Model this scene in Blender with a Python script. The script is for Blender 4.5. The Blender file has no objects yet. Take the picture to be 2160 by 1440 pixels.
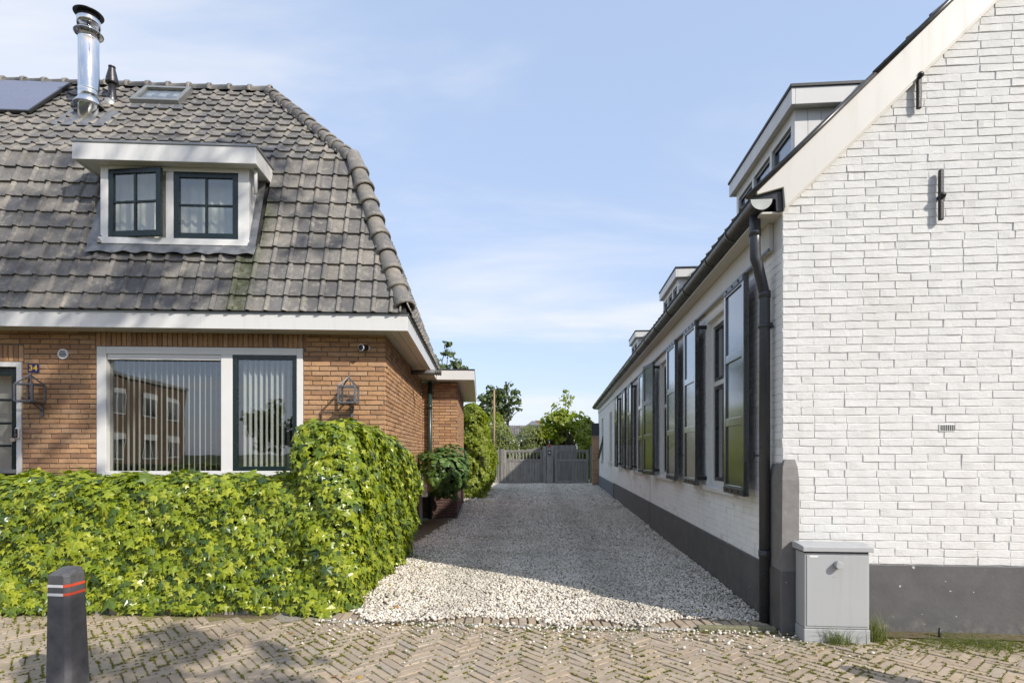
import bpy, math, random
import numpy as np
from mathutils import Vector, Matrix

random.seed(7)
rng = np.random.default_rng(11)
scene = bpy.context.scene
col = scene.collection
R = math.radians

# ------------------------------------------------------------------ camera
cam_data = bpy.data.cameras.new('camera')
cam_data.sensor_width = 36.0
cam_data.lens = 20.0
cam_data.shift_y = 235.0 / 2160.0
cam_data.clip_start = 0.05
cam_data.clip_end = 2000.0
camera = bpy.data.objects.new('camera', cam_data)
camera.location = (0.0, 0.0, 1.27)
camera.rotation_euler = (R(90), 0, 0)
col.objects.link(camera)
scene.camera = camera

# ------------------------------------------------------------------ sun and sky
SUN_EL = R(35.9)
SUN_AZ = math.atan2(0.746, -0.668)          # compass bearing of the sun, from +Y towards +X
SUN_STRENGTH = 2.15
SKY_STRENGTH = 0.13
EXPOSURE = 1.22

sun_data = bpy.data.lights.new('sun', 'SUN')
sun_data.energy = SUN_STRENGTH
sun_data.angle = R(0.55)
sun_data.color = (1.0, 0.95, 0.87)
sun = bpy.data.objects.new('sun', sun_data)
to_sun = Vector((math.sin(SUN_AZ) * math.cos(SUN_EL), math.cos(SUN_AZ) * math.cos(SUN_EL), math.sin(SUN_EL)))
sun.rotation_euler = (-to_sun).to_track_quat('-Z', 'Y').to_euler()
sun.location = to_sun * 40
col.objects.link(sun)

world = bpy.data.worlds.new('World')
scene.world = world
world.use_nodes = True
wn = world.node_tree
wn.nodes.clear()

def N(nt, typ, **kw):
    n = nt.nodes.new(typ)
    for k, v in kw.items():
        if k == 'inp':
            for kk, vv in v.items():
                n.inputs[kk].default_value = vv
        else:
            setattr(n, k, v)
    return n

def LK(nt, a, b):
    nt.links.new(a, b)

def world_nodes():
    out = N(wn, 'ShaderNodeOutputWorld')
    bg = N(wn, 'ShaderNodeBackground', inp={'Strength': SKY_STRENGTH})
    sky = N(wn, 'ShaderNodeTexSky', sky_type='NISHITA', sun_disc=False)
    sky.sun_elevation = SUN_EL
    sky.sun_rotation = SUN_AZ
    sky.altitude = 0
    sky.air_density = 1.0
    sky.dust_density = 1.2
    sky.ozone_density = 1.6
    tc = N(wn, 'ShaderNodeTexCoord')
    sep = N(wn, 'ShaderNodeSeparateXYZ')
    LK(wn, tc.outputs['Generated'], sep.inputs[0])
    mz = N(wn, 'ShaderNodeMath', operation='MAXIMUM', inp={1: 0.03})
    LK(wn, sep.outputs['Z'], mz.inputs[0])
    az = N(wn, 'ShaderNodeMath', operation='ADD', inp={1: 0.22})
    LK(wn, mz.outputs[0], az.inputs[0])
    dx = N(wn, 'ShaderNodeMath', operation='DIVIDE')
    dy = N(wn, 'ShaderNodeMath', operation='DIVIDE')
    LK(wn, sep.outputs['X'], dx.inputs[0]); LK(wn, az.outputs[0], dx.inputs[1])
    LK(wn, sep.outputs['Y'], dy.inputs[0]); LK(wn, az.outputs[0], dy.inputs[1])
    cb = N(wn, 'ShaderNodeCombineXYZ', inp={'Z': 3.7})
    LK(wn, dx.outputs[0], cb.inputs['X']); LK(wn, dy.outputs[0], cb.inputs['Y'])
    mp = N(wn, 'ShaderNodeMapping')
    mp.inputs['Rotation'].default_value = (0, 0, R(14))
    mp.inputs['Scale'].default_value = (0.55, 1.25, 1)
    mp.inputs['Location'].default_value = (-6.0, 3.4, 0)
    LK(wn, cb.outputs[0], mp.inputs['Vector'])
    nz = N(wn, 'ShaderNodeTexNoise', inp={'Scale': 1.25, 'Detail': 7.0, 'Roughness': 0.52, 'Distortion': 0.35})
    LK(wn, mp.outputs[0], nz.inputs['Vector'])
    rp = N(wn, 'ShaderNodeMapRange', inp={'From Min': 0.44, 'From Max': 0.76, 'To Min': 0.0, 'To Max': 1.0})
    rp.interpolation_type = 'SMOOTHSTEP'
    LK(wn, nz.outputs['Fac'], rp.inputs['Value'])
    # slight lavender cast and a thin even veil of high haze over the whole sky
    tint = N(wn, 'ShaderNodeMix', data_type='RGBA', blend_type='MULTIPLY')
    tint.inputs['Factor'].default_value = 1.0
    tint.inputs['B'].default_value = (1.12, 0.955, 0.95, 1)
    LK(wn, sky.outputs[0], tint.inputs['A'])
    veil = N(wn, 'ShaderNodeMix', data_type='RGBA')
    veil.inputs['Factor'].default_value = 0.72
    veil.inputs['B'].default_value = (1.72, 2.22, 3.05, 1)
    LK(wn, tint.outputs['Result'], veil.inputs['A'])
    # wisps of cloud
    mix = N(wn, 'ShaderNodeMix', data_type='RGBA')
    mix.inputs['B'].default_value = (3.15, 3.2, 3.35, 1)
    LK(wn, rp.outputs['Result'], mix.inputs['Factor'])
    LK(wn, veil.outputs['Result'], mix.inputs['A'])
    LK(wn, mix.outputs['Result'], bg.inputs['Color'])
    LK(wn, bg.outputs[0], out.inputs['Surface'])
world_nodes()

scene.view_settings.view_transform = 'Standard'
scene.view_settings.look = 'None'
scene.view_settings.exposure = EXPOSURE
scene.view_settings.gamma = 1.0
scene.view_settings.use_curve_mapping = False
scene.render.engine = 'CYCLES'
scene.cycles.max_bounces = 10
scene.cycles.diffuse_bounces = 7
scene.cycles.glossy_bounces = 4
scene.cycles.transparent_max_bounces = 12
scene.cycles.use_denoising = True
scene.cycles.caustics_reflective = False
scene.cycles.caustics_refractive = False

# ------------------------------------------------------------------ object helpers
def tag(o, label=None, cat=None, group=None, kind=None):
    if label: o['label'] = label
    if cat: o['category'] = cat
    if group: o['group'] = group
    if kind: o['kind'] = kind
    return o

def empty(name, loc=(0, 0, 0), rz=0.0, parent=None):
    o = bpy.data.objects.new(name, None)
    o.empty_display_size = 0.2
    o.location = loc
    o.rotation_euler = (0, 0, rz)
    o.parent = parent
    col.objects.link(o)
    return o

def link(name, me, parent=None, mat4=None):
    o = bpy.data.objects.new(name, me)
    o.parent = parent
    if mat4 is not None:
        o.matrix_basis = mat4
    col.objects.link(o)
    return o

class MB:
    """collects simple shapes into one mesh"""
    def __init__(self):
        self.v = []; self.f = []; self.s = []
    def add(self, vs, fs, smooth=False):
        b = len(self.v)
        self.v += [tuple(map(float, p)) for p in vs]
        for f in fs:
            self.f.append(tuple(i + b for i in f)); self.s.append(smooth)
        return self
    def box(self, x0, x1, y0, y1, z0, z1):
        vs = [(x0, y0, z0), (x1, y0, z0), (x1, y1, z0), (x0, y1, z0), (x0, y0, z1), (x1, y0, z1), (x1, y1, z1), (x0, y1, z1)]
        return self.add(vs, [(0, 3, 2, 1), (4, 5, 6, 7), (0, 1, 5, 4), (1, 2, 6, 5), (2, 3, 7, 6), (3, 0, 4, 7)])
    def obox(self, c, ax, ay, az):
        """box from centre and three half-axis vectors"""
        c, ax, ay, az = (Vector(q) for q in (c, ax, ay, az))
        vs = [c + sx * ax + sy * ay + sz * az for sz in (-1, 1) for sx, sy in ((-1, -1), (1, -1), (1, 1), (-1, 1))]
        return self.add(vs, [(0, 3, 2, 1), (4, 5, 6, 7), (0, 1, 5, 4), (1, 2, 6, 5), (2, 3, 7, 6), (3, 0, 4, 7)])
    def bar(self, a, b, w, h, up=(0, 0, 1)):
        a, b, up = Vector(a), Vector(b), Vector(up)
        d = (b - a); l = d.length; d.normalize()
        s = d.cross(up); s.normalize(); u = s.cross(d)
        return self.obox((a + b) / 2, d * l / 2, s * w / 2, u * h / 2)
    def prism(self, poly, fn, a, b):
        """poly: 2d outline, fn(p, q, t) -> 3d point, extruded from t=a to t=b"""
        n = len(poly)
        vs = [fn(p, q, a) for p, q in poly] + [fn(p, q, b) for p, q in poly]
        fs = [tuple(range(n))[::-1], tuple(range(n, 2 * n))] + [(i, (i + 1) % n, n + (i + 1) % n, n + i) for i in range(n)]
        return self.add(vs, fs)
    def tube(self, pts, r, n=12, cap=True, smooth=True):
        pts = [Vector(p) for p in pts]
        rs = r if isinstance(r, (list, tuple)) else [r] * len(pts)
        b = len(self.v)
        prev = None
        for i, p in enumerate(pts):
            if i == 0: d = pts[1] - pts[0]
            elif i == len(pts) - 1: d = pts[-1] - pts[-2]
            else: d = (pts[i] - pts[i - 1]).normalized() + (pts[i + 1] - pts[i]).normalized()
            d.normalize()
            if prev is None:
                prev = d.orthogonal().normalized()
            s = (prev - d * prev.dot(d)).normalized(); u = d.cross(s); prev = s
            for k in range(n):
                a = 2 * math.pi * k / n
                self.v.append(tuple(p + (s * math.cos(a) + u * math.sin(a)) * rs[i]))
        for i in range(len(pts) - 1):
            for k in range(n):
                k2 = (k + 1) % n
                self.f.append((b + i * n + k, b + i * n + k2, b + (i + 1) * n + k2, b + (i + 1) * n + k)); self.s.append(smooth)
        if cap:
            self.f.append(tuple(b + k for k in range(n))[::-1]); self.s.append(False)
            e = b + (len(pts) - 1) * n
            self.f.append(tuple(e + k for k in range(n))); self.s.append(False)
        return self
    def lathe(self, prof, c, n=24, axis='z', smooth=True):
        """prof: list of (radius, height)"""
        b = len(self.v)
        for r, h in prof:
            for k in range(n):
                a = 2 * math.pi * k / n
                q = (r * math.cos(a), r * math.sin(a), h)
                if axis == 'y': q = (q[0], q[2], q[1])
                if axis == 'x': q = (q[2], q[0], q[1])
                self.v.append((c[0] + q[0], c[1] + q[1], c[2] + q[2]))
        for i in range(len(prof) - 1):
            for k in range(n):
                k2 = (k + 1) % n
                self.f.append((b + i * n + k, b + i * n + k2, b + (i + 1) * n + k2, b + (i + 1) * n + k)); self.s.append(smooth)
        self.f.append(tuple(b + k for k in range(n))[::-1]); self.s.append(False)
        e = b + (len(prof) - 1) * n
        self.f.append(tuple(e + k for k in range(n))); self.s.append(False)
        return self
    def mesh(self, name, mat):
        me = bpy.data.meshes.new(name)
        me.from_pydata(self.v, [], self.f)
        me.polygons.foreach_set('use_smooth', self.s)
        if mat: me.materials.append(mat)
        me.update()
        return me
    def build(self, name, mat, parent=None, bevel=0.0, seg=2):
        o = link(name, self.mesh(name, mat), parent)
        if bevel:
            m = o.modifiers.new('bevel', 'BEVEL'); m.width = bevel; m.segments = seg
            m.limit_method = 'ANGLE'; m.angle_limit = R(40)
        return o

def np_mesh(name, V, F, mat, rnd=None, smooth=False):
    """mesh from numpy verts (n,3) and equal-sized faces (m,k)"""
    me = bpy.data.meshes.new(name)
    V = np.ascontiguousarray(V, dtype=np.float32); F = np.ascontiguousarray(F, dtype=np.int32)
    me.vertices.add(len(V)); me.vertices.foreach_set('co', V.ravel())
    m, k = F.shape
    me.loops.add(m * k); me.loops.foreach_set('vertex_index', F.ravel())
    me.polygons.add(m)
    me.polygons.foreach_set('loop_start', np.arange(0, m * k, k, dtype=np.int32))
    me.polygons.foreach_set('loop_total', np.full(m, k, dtype=np.int32))
    me.polygons.foreach_set('use_smooth', np.full(m, bool(smooth)))
    if mat: me.materials.append(mat)
    me.update(calc_edges=True)
    if rnd is not None:
        a = me.attributes.new('rnd', 'FLOAT', 'POINT'); a.data.foreach_set('value', np.ascontiguousarray(rnd, dtype=np.float32))
    me.validate()
    return me

def tri_arrays(mb):
    """verts and triangles of an MB as arrays"""
    T = []
    for f in mb.f:
        for i in range(1, len(f) - 1): T.append((f[0], f[i], f[i + 1]))
    return np.array(mb.v, float), np.array(T, int)

def joined(name, variants, vi, M, T, mat, parent, smooth=False, rnd=None, kind='stuff'):
    """variants: list of (V, F); vi variant per copy, M (n,3,3), T (n,3)"""
    n = len(vi); Vs = []; Fs = []; Rs = []; base = 0
    if rnd is None: rnd = rng.random(n)
    vi = np.asarray(vi); M = np.asarray(M); T = np.asarray(T)
    for q, (V, F) in enumerate(variants):
        sel = np.nonzero(vi == q)[0]
        if not len(sel): continue
        P = np.einsum('nij,vj->nvi', M[sel], V) + T[sel][:, None, :]
        k = len(V)
        Vs.append(P.reshape(-1, 3))
        Fs.append((F[None] + (np.arange(len(sel)) * k)[:, None, None] + base).reshape(-1, F.shape[1]))
        Rs.append(np.repeat(rnd[sel], k))
        base += k * len(sel)
    if not Vs: return None
    me = np_mesh(name, np.concatenate(Vs), np.concatenate(Fs), mat, np.concatenate(Rs), smooth)
    o = link(name, me, parent)
    if kind: o['kind'] = kind
    return o

def pieces(name, rest_name, variants, vi, M, T, mat, parent, keep=300, prio=None, smooth=False):
    """the `keep` pieces with the lowest prio become objects of their own, the rest one mesh"""
    n = len(vi); vi = np.asarray(vi); M = np.asarray(M, float); T = np.asarray(T, float)
    order = np.argsort(prio) if prio is not None else np.arange(n)
    own, rest = order[:keep], order[keep:]
    meshes = [np_mesh(name, V, F, mat, None, smooth) for V, F in variants]
    for i in own:
        m4 = Matrix.Identity(4)
        for a in range(3):
            for b in range(3): m4[a][b] = M[i, a, b]
            m4[a][3] = T[i, a]
        link(name, meshes[vi[i]], parent, m4)
    if len(rest):
        joined(rest_name, variants, vi[rest], M[rest], T[rest], mat, parent, smooth)

def rot_zyx(n, ax, ay, az):
    ca, sa = np.cos(ax), np.sin(ax); cb, sb = np.cos(ay), np.sin(ay); cc, sc = np.cos(az), np.sin(az)
    M = np.zeros((n, 3, 3))
    M[:, 0, 0] = cc * cb; M[:, 0, 1] = cc * sb * sa - sc * ca; M[:, 0, 2] = cc * sb * ca + sc * sa
    M[:, 1, 0] = sc * cb; M[:, 1, 1] = sc * sb * sa + cc * ca; M[:, 1, 2] = sc * sb * ca - cc * sa
    M[:, 2, 0] = -sb; M[:, 2, 1] = cb * sa; M[:, 2, 2] = cb * ca
    return M

# ------------------------------------------------------------------ materials
def mat(name):
    m = bpy.data.materials.new(name); m.use_nodes = True
    nt = m.node_tree; nt.nodes.clear()
    out = N(nt, 'ShaderNodeOutputMaterial')
    return m, nt, out

def rnd_node(nt):
    at = N(nt, 'ShaderNodeAttribute', attribute_name='rnd')
    oi = N(nt, 'ShaderNodeObjectInfo')
    ad = N(nt, 'ShaderNodeMath', operation='ADD'); LK(nt, at.outputs['Fac'], ad.inputs[0]); LK(nt, oi.outputs['Random'], ad.inputs[1])
    fr = N(nt, 'ShaderNodeMath', operation='FRACT'); LK(nt, ad.outputs[0], fr.inputs[0])
    return fr.outputs[0]

def ramp(nt, fac, stops):
    r = N(nt, 'ShaderNodeValToRGB')
    el = r.color_ramp.elements
    while len(el) > 1: el.remove(el[-1])
    el[0].position, el[0].color = stops[0][0], (*stops[0][1], 1)
    for p, c in stops[1:]:
        e = el.new(p); e.color = (*c, 1)
    LK(nt, fac, r.inputs['Fac'])
    return r.outputs['Color']

def pos(nt, scale=(1, 1, 1), rot=(0, 0, 0)):
    g = N(nt, 'ShaderNodeNewGeometry')
    m = N(nt, 'ShaderNodeMapping'); m.inputs['Scale'].default_value = scale; m.inputs['Rotation'].default_value = rot
    LK(nt, g.outputs['Position'], m.inputs['Vector'])
    return m.outputs[0]

def noise(nt, vec, scale, detail=4.0, rough=0.55, dist=0.0):
    n = N(nt, 'ShaderNodeTexNoise', inp={'Scale': scale, 'Detail': detail, 'Roughness': rough, 'Distortion': dist})
    LK(nt, vec, n.inputs['Vector'])
    return n.outputs['Fac']

def mixc(nt, fac, a, b, mode='MIX'):
    m = N(nt, 'ShaderNodeMix', data_type='RGBA', blend_type=mode)
    for s, x in (('Factor', fac), ('A', a), ('B', b)):
        if isinstance(x, (int, float)): m.inputs[s].default_value = x
        elif isinstance(x, tuple): m.inputs[s].default_value = (*x, 1)
        else: LK(nt, x, m.inputs[s])
    return m.outputs['Result']

def mapr(nt, v, a, b, c=0.0, d=1.0):
    m = N(nt, 'ShaderNodeMapRange', inp={'From Min': a, 'From Max': b, 'To Min': c, 'To Max': d}); LK(nt, v, m.inputs['Value'])
    return m.outputs['Result']

def bump(nt, h, strength, dist, prev=None):
    b = N(nt, 'ShaderNodeBump', inp={'Strength': strength, 'Distance': dist}); LK(nt, h, b.inputs['Height'])
    if prev is not None: LK(nt, prev, b.inputs['Normal'])
    return b.outputs[0]

def surf(nt, out, color, rough=0.6, normal=None, metal=0.0, spec=0.5, coat=0.0):
    p = N(nt, 'ShaderNodeBsdfPrincipled')
    for s, x in (('Base Color', color), ('Roughness', rough), ('Metallic', metal), ('Specular IOR Level', spec), ('Coat Weight', coat)):
        if isinstance(x, (int, float)): p.inputs[s].default_value = x
        elif isinstance(x, tuple): p.inputs[s].default_value = (*x, 1)
        else: LK(nt, x, p.inputs[s])
    if normal is not None: LK(nt, normal, p.inputs['Normal'])
    LK(nt, p.outputs[0], out.inputs['Surface'])
    return p

def plain(name, c, rough=0.5, metal=0.0, var=0.12, scale=6.0, bmp=0.0, bscale=80.0, spec=0.5, coat=0.0):
    """a painted or cast surface with uneven tone"""
    m, nt, out = mat(name)
    v = pos(nt)
    f = noise(nt, v, scale, 5.0, 0.6)
    dark = tuple(x * (1 - var) for x in c); lite = tuple(min(1, x * (1 + var)) for x in c)
    cc = ramp(nt, f, [(0.3, dark), (0.7, lite)])
    r = mapr(nt, noise(nt, v, scale * 3, 3.0), 0.3, 0.7, max(0.02, rough - 0.06), min(1, rough + 0.06))
    nrm = bump(nt, noise(nt, v, bscale, 4.0), bmp, 0.004) if bmp else None
    p = surf(nt, out, cc, r, nrm, metal, spec, coat)
    p.inputs['Coat Roughness'].default_value = max(0.03, rough * 0.9)
    return m

def weathered(name, c, stain, rough=0.4, amount=0.35, scuff=0.0):
    """painted boards and sheet metal with rain streaks, grime and scuffs"""
    m, nt, out = mat(name); v = pos(nt)
    cc = ramp(nt, noise(nt, v, 2.5, 4.0), [(0.3, tuple(x * 0.97 for x in c)), (0.7, c)])
    st = noise(nt, pos(nt, (14, 14, 1.1)), 1.0, 6.0, 0.65)
    cc = mixc(nt, mapr(nt, st, 0.52, 0.74, 0.0, amount), cc, stain)
    cc = mixc(nt, mapr(nt, noise(nt, v, 38.0, 5.0, 0.7), 0.60, 0.75, 0.0, amount * 0.8), cc, stain)
    if scuff:
        sc = noise(nt, pos(nt, (9, 9, 60), (0, R(12), 0)), 1.0, 3.0, 0.5)
        cc = mixc(nt, mapr(nt, sc, 0.70, 0.74, 0.0, scuff), cc, tuple(x * 0.55 for x in c))
    n = bump(nt, noise(nt, v, 60.0, 4.0), 0.05, 0.003)
    surf(nt, out, cc, mapr(nt, st, 0.3, 0.7, rough - 0.06, rough + 0.12), n)
    return m

def m_white_brick(name, base=(0.735, 0.725, 0.695), dirt=(0.60, 0.575, 0.52), k=1.0):
    m, nt, out = mat(name)
    v = pos(nt)
    big = noise(nt, v, 1.3, 4.0); mid = noise(nt, v, 9.0, 5.0, 0.65)
    c = ramp(nt, mid, [(0.28, tuple(x * 0.93 for x in base)), (0.6, base)])
    c = mixc(nt, mapr(nt, big, 0.58, 0.82, 0, 0.35), c, dirt)
    rain = noise(nt, pos(nt, (7, 7, 0.7)), 1.0, 5.0, 0.6)
    c = mixc(nt, mapr(nt, rain, 0.54, 0.76, 0.0, 0.32), c, dirt)
    rr = rnd_node(nt)
    c = mixc(nt, mapr(nt, rr, 0, 1, 0.0, 0.10), c, (0.62, 0.61, 0.58))
    streak = noise(nt, pos(nt, (55, 55, 150), (0, R(32), 0)), 1.0, 6.0, 0.7, 0.6)
    grain = noise(nt, v, 190.0, 3.0, 0.6)
    lump = noise(nt, v, 26.0, 4.0, 0.6, 0.4)
    n = bump(nt, lump, 0.4 * k, 0.008)
    n = bump(nt, streak, 0.9 * k, 0.006, n)
    n = bump(nt, grain, 0.6 * k, 0.002, n)
    surf(nt, out, c, 0.72, n, spec=0.3)
    return m

def m_brick(name, cols, bk=1.0):
    m, nt, out = mat(name)
    rr = rnd_node(nt); v = pos(nt)
    st = [(i / max(1, len(cols) - 1), c) for i, c in enumerate(cols)]
    c = ramp(nt, rr, st)
    c = mixc(nt, mapr(nt, noise(nt, v, 22.0, 6.0, 0.7), 0.3, 0.7, 0.0, 0.55), c, tuple(x * 0.62 for x in cols[0]))
    c = mixc(nt, mapr(nt, noise(nt, v, 120.0, 2.0), 0.62, 0.78, 0.0, 0.5), c, (0.16, 0.10, 0.07))
    c = mixc(nt, mapr(nt, noise(nt, v, 0.9, 3.0), 0.5, 0.8, 0.0, 0.25), c, (0.22, 0.15, 0.11))
    n = bump(nt, noise(nt, v, 45.0, 5.0, 0.65), 0.5 * bk, 0.007)
    n = bump(nt, noise(nt, v, 260.0, 2.0), 0.3 * bk, 0.002, n)
    surf(nt, out, c, 0.85, n, spec=0.25)
    return m

def m_tile(name):
    m, nt, out = mat(name)
    rr = rnd_node(nt); v = pos(nt)
    c = ramp(nt, rr, [(0.0, (0.105, 0.10, 0.098)), (0.3, (0.150, 0.141, 0.130)), (0.6, (0.195, 0.18, 0.160)), (0.85, (0.25, 0.224, 0.188)), (1.0, (0.13, 0.125, 0.128))])
    blot = noise(nt, v, 14.0, 6.0, 0.7)
    c = mixc(nt, mapr(nt, blot, 0.50, 0.68, 0.0, 0.7), c, (0.36, 0.335, 0.27))
    c = mixc(nt, mapr(nt, noise(nt, v, 2.2, 5.0, 0.65), 0.48, 0.66, 0.0, 0.6), c, (0.085, 0.082, 0.08))
    c = mixc(nt, mapr(nt, noise(nt, v, 31.0, 5.0, 0.7), 0.55, 0.72, 0.0, 0.6), c, (0.055, 0.052, 0.048))
    moss = noise(nt, v, 5.0, 6.0, 0.75)
    c = mixc(nt, mapr(nt, moss, 0.61, 0.74, 0.0, 0.75), c, (0.12, 0.125, 0.045))
    # algae streak where the dormer drains over the slope
    g = N(nt, 'ShaderNodeNewGeometry')
    dt = N(nt, 'ShaderNodeVectorMath', operation='DOT_PRODUCT'); LK(nt, g.outputs['Position'], dt.inputs[0]); dt.inputs[1].default_value = (0.99846, 0.05551, -0.10)
    off = N(nt, 'ShaderNodeMath', operation='ADD', inp={1: 1.516 * 0.99846 - 6.79 * 0.05551 + 1.90}); LK(nt, dt.outputs['Value'], off.inputs[0])
    ab = N(nt, 'ShaderNodeMath', operation='ABSOLUTE'); LK(nt, off.outputs[0], ab.inputs[0])
    sx = N(nt, 'ShaderNodeSeparateXYZ'); LK(nt, g.outputs['Position'], sx.inputs[0])
    near = mapr(nt, ab.outputs[0], 0.06, 0.20, 1.0, 0.0); lowz = mapr(nt, sx.outputs['Z'], 4.45, 4.2, 0.0, 1.0)
    mm = N(nt, 'ShaderNodeMath', operation='MULTIPLY'); LK(nt, near, mm.inputs[0]); LK(nt, lowz, mm.inputs[1])
    m2 = N(nt, 'ShaderNodeMath', operation='MULTIPLY'); LK(nt, mm.outputs[0], m2.inputs[0]); LK(nt, mapr(nt, noise(nt, v, 17.0, 5.0, 0.7), 0.35, 0.6, 0.25, 0.95), m2.inputs[1])
    c = mixc(nt, m2.outputs[0], c, (0.04, 0.05, 0.012))
    n = bump(nt, noise(nt, v, 60.0, 5.0, 0.6), 0.35, 0.005)
    surf(nt, out, c, 0.62, n, spec=0.4)
    return m

def m_leaf(name, cols, trans=0.35, rough=0.35):
    m, nt, out = mat(name)
    rr = rnd_node(nt)
    c = ramp(nt, rr, [(i / max(1, len(cols) - 1), q) for i, q in enumerate(cols)])
    v = pos(nt)
    c = mixc(nt, mapr(nt, noise(nt, v, 55.0, 3.0), 0.35, 0.65, 0.0, 0.35), c, tuple(x * 0.6 for x in cols[0]))
    p = N(nt, 'ShaderNodeBsdfPrincipled'); LK(nt, c, p.inputs['Base Color'])
    p.inputs['Roughness'].default_value = rough; p.inputs['Specular IOR Level'].default_value = 0.45
    t = N(nt, 'ShaderNodeBsdfTranslucent')
    hs = N(nt, 'ShaderNodeHueSaturation', inp={'Saturation': 1.15, 'Value': 1.5}); LK(nt, c, hs.inputs['Color'])
    LK(nt, hs.outputs[0], t.inputs['Color'])
    mx = N(nt, 'ShaderNodeMixShader', inp={'Fac': trans})
    LK(nt, p.outputs[0], mx.inputs[1]); LK(nt, t.outputs[0], mx.inputs[2])
    LK(nt, mx.outputs[0], out.inputs['Surface'])
    return m

def m_glass(name, tint=(0.86, 0.88, 0.87), gain=0.9, base=0.14):
    m, nt, out = mat(name)
    lw = N(nt, 'ShaderNodeLayerWeight', inp={'Blend': 0.5})
    pw = N(nt, 'ShaderNodeMath', operation='POWER', inp={1: 3.5}); LK(nt, lw.outputs['Facing'], pw.inputs[0])
    k = N(nt, 'ShaderNodeMath', operation='MULTIPLY_ADD', inp={1: gain, 2: base}, use_clamp=True); LK(nt, pw.outputs[0], k.inputs[0])
    tr = N(nt, 'ShaderNodeBsdfTransparent', inp={'Color': (*tint, 1)})
    gl = N(nt, 'ShaderNodeBsdfGlossy', inp={'Roughness': 0.0})
    v = pos(nt)
    LK(nt, bump(nt, noise(nt, v, 1.7, 2.0), 0.05, 0.02), gl.inputs['Normal'])
    mx = N(nt, 'ShaderNodeMixShader'); LK(nt, k.outputs[0], mx.inputs['Fac']); LK(nt, tr.outputs[0], mx.inputs[1]); LK(nt, gl.outputs[0], mx.inputs[2])
    LK(nt, mx.outputs[0], out.inputs['Surface'])
    return m

def m_ground(name, c1, c2, c3, s=18.0):
    m, nt, out = mat(name)
    v = pos(nt)
    c = ramp(nt, noise(nt, v, s, 8.0, 0.7), [(0.3, c1), (0.55, c2), (0.75, c3)])
    c = mixc(nt, mapr(nt, noise(nt, v, 1.2, 4.0), 0.35, 0.7, 0, 0.5), c, c1)
    n = bump(nt, noise(nt, v, s * 5, 6.0, 0.7), 0.8, 0.01)
    surf(nt, out, c, 0.95, n, spec=0.1)
    return m

def m_wood(name, c1, c2, axis=2):
    m, nt, out = mat(name)
    sc = [38, 38, 38]; sc[axis] = 2.2
    rr = rnd_node(nt)
    g = noise(nt, pos(nt, tuple(sc)), 1.0, 6.0, 0.65, 0.4)
    c = ramp(nt, g, [(0.3, c1), (0.7, c2)])
    c = mixc(nt, mapr(nt, rr, 0, 1, 0, 0.45), c, tuple(x * 0.62 for x in c1))
    c = mixc(nt, mapr(nt, noise(nt, pos(nt), 3.0, 5.0), 0.55, 0.75, 0, 0.4), c, (0.16, 0.17, 0.13))
    n = bump(nt, g, 0.4, 0.004)
    surf(nt, out, c, 0.85, n, spec=0.2)
    return m

def m_pebble(name):
    m, nt, out = mat(name)
    rr = rnd_node(nt); v = pos(nt)
    c = ramp(nt, rr, [(0.0, (0.40, 0.355, 0.29)), (0.10, (0.30, 0.26, 0.21)), (0.13, (0.57, 0.51, 0.42)), (0.5, (0.72, 0.66, 0.56)), (0.82, (0.82, 0.775, 0.69)), (0.93, (0.58, 0.485, 0.375)), (1.0, (0.48, 0.45, 0.405))])
    c = mixc(nt, mapr(nt, noise(nt, v, 150.0, 4.0), 0.4, 0.7, 0, 0.4), c, (0.42, 0.38, 0.32))
    c = mixc(nt, mapr(nt, noise(nt, v, 1.1, 6.0, 0.7), 0.50, 0.72, 0, 0.55), c, (0.27, 0.25, 0.17))
    # two dirtier wheel tracks along the drive
    g = N(nt, 'ShaderNodeNewGeometry')
    dt = N(nt, 'ShaderNodeVectorMath', operation='DOT_PRODUCT'); LK(nt, g.outputs['Position'], dt.inputs[0]); dt.inputs[1].default_value = (1.0, -0.03, 0)
    for cx_ in (-0.45, 0.95):
        of = N(nt, 'ShaderNodeMath', operation='ADD', inp={1: -cx_ + 0.12}); LK(nt, dt.outputs['Value'], of.inputs[0])
        ab = N(nt, 'ShaderNodeMath', operation='ABSOLUTE'); LK(nt, of.outputs[0], ab.inputs[0])
        mu = N(nt, 'ShaderNodeMath', operation='MULTIPLY'); LK(nt, mapr(nt, ab.outputs[0], 0.10, 0.34, 0.55, 0.0), mu.inputs[0]); LK(nt, mapr(nt, noise(nt, v, 2.6, 5.0, 0.7), 0.35, 0.6, 0.1, 1.0), mu.inputs[1])
        c = mixc(nt, mu.outputs[0], c, (0.36, 0.33, 0.27))
    surf(nt, out, c, 0.75, None, spec=0.3)
    return m

M = {}
M['white_brick'] = m_white_brick('white_painted_brick')
M['white_joint'] = m_white_brick('white_painted_joint', (0.76, 0.75, 0.715), (0.60, 0.58, 0.53))
M['white_wall'] = m_white_brick('lightened_white_side_brick', (0.88, 0.87, 0.845), (0.74, 0.71, 0.65), 0.4)  # same white paint as the gable, lightened to lift this wall's shade
M['brick'] = m_brick('orange_brick', [(0.36, 0.20, 0.105), (0.52, 0.30, 0.155), (0.57, 0.345, 0.185), (0.47, 0.265, 0.135), (0.53, 0.34, 0.205), (0.44, 0.245, 0.13), (0.30, 0.175, 0.11)])
M['plinth_brick'] = m_brick('dark_plinth_brick', [(0.095, 0.055, 0.05), (0.13, 0.07, 0.06), (0.11, 0.06, 0.05)])
M['mortar'] = m_ground('brick_mortar', (0.15, 0.115, 0.085), (0.22, 0.175, 0.13), (0.28, 0.235, 0.18), 60.0)
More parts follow.
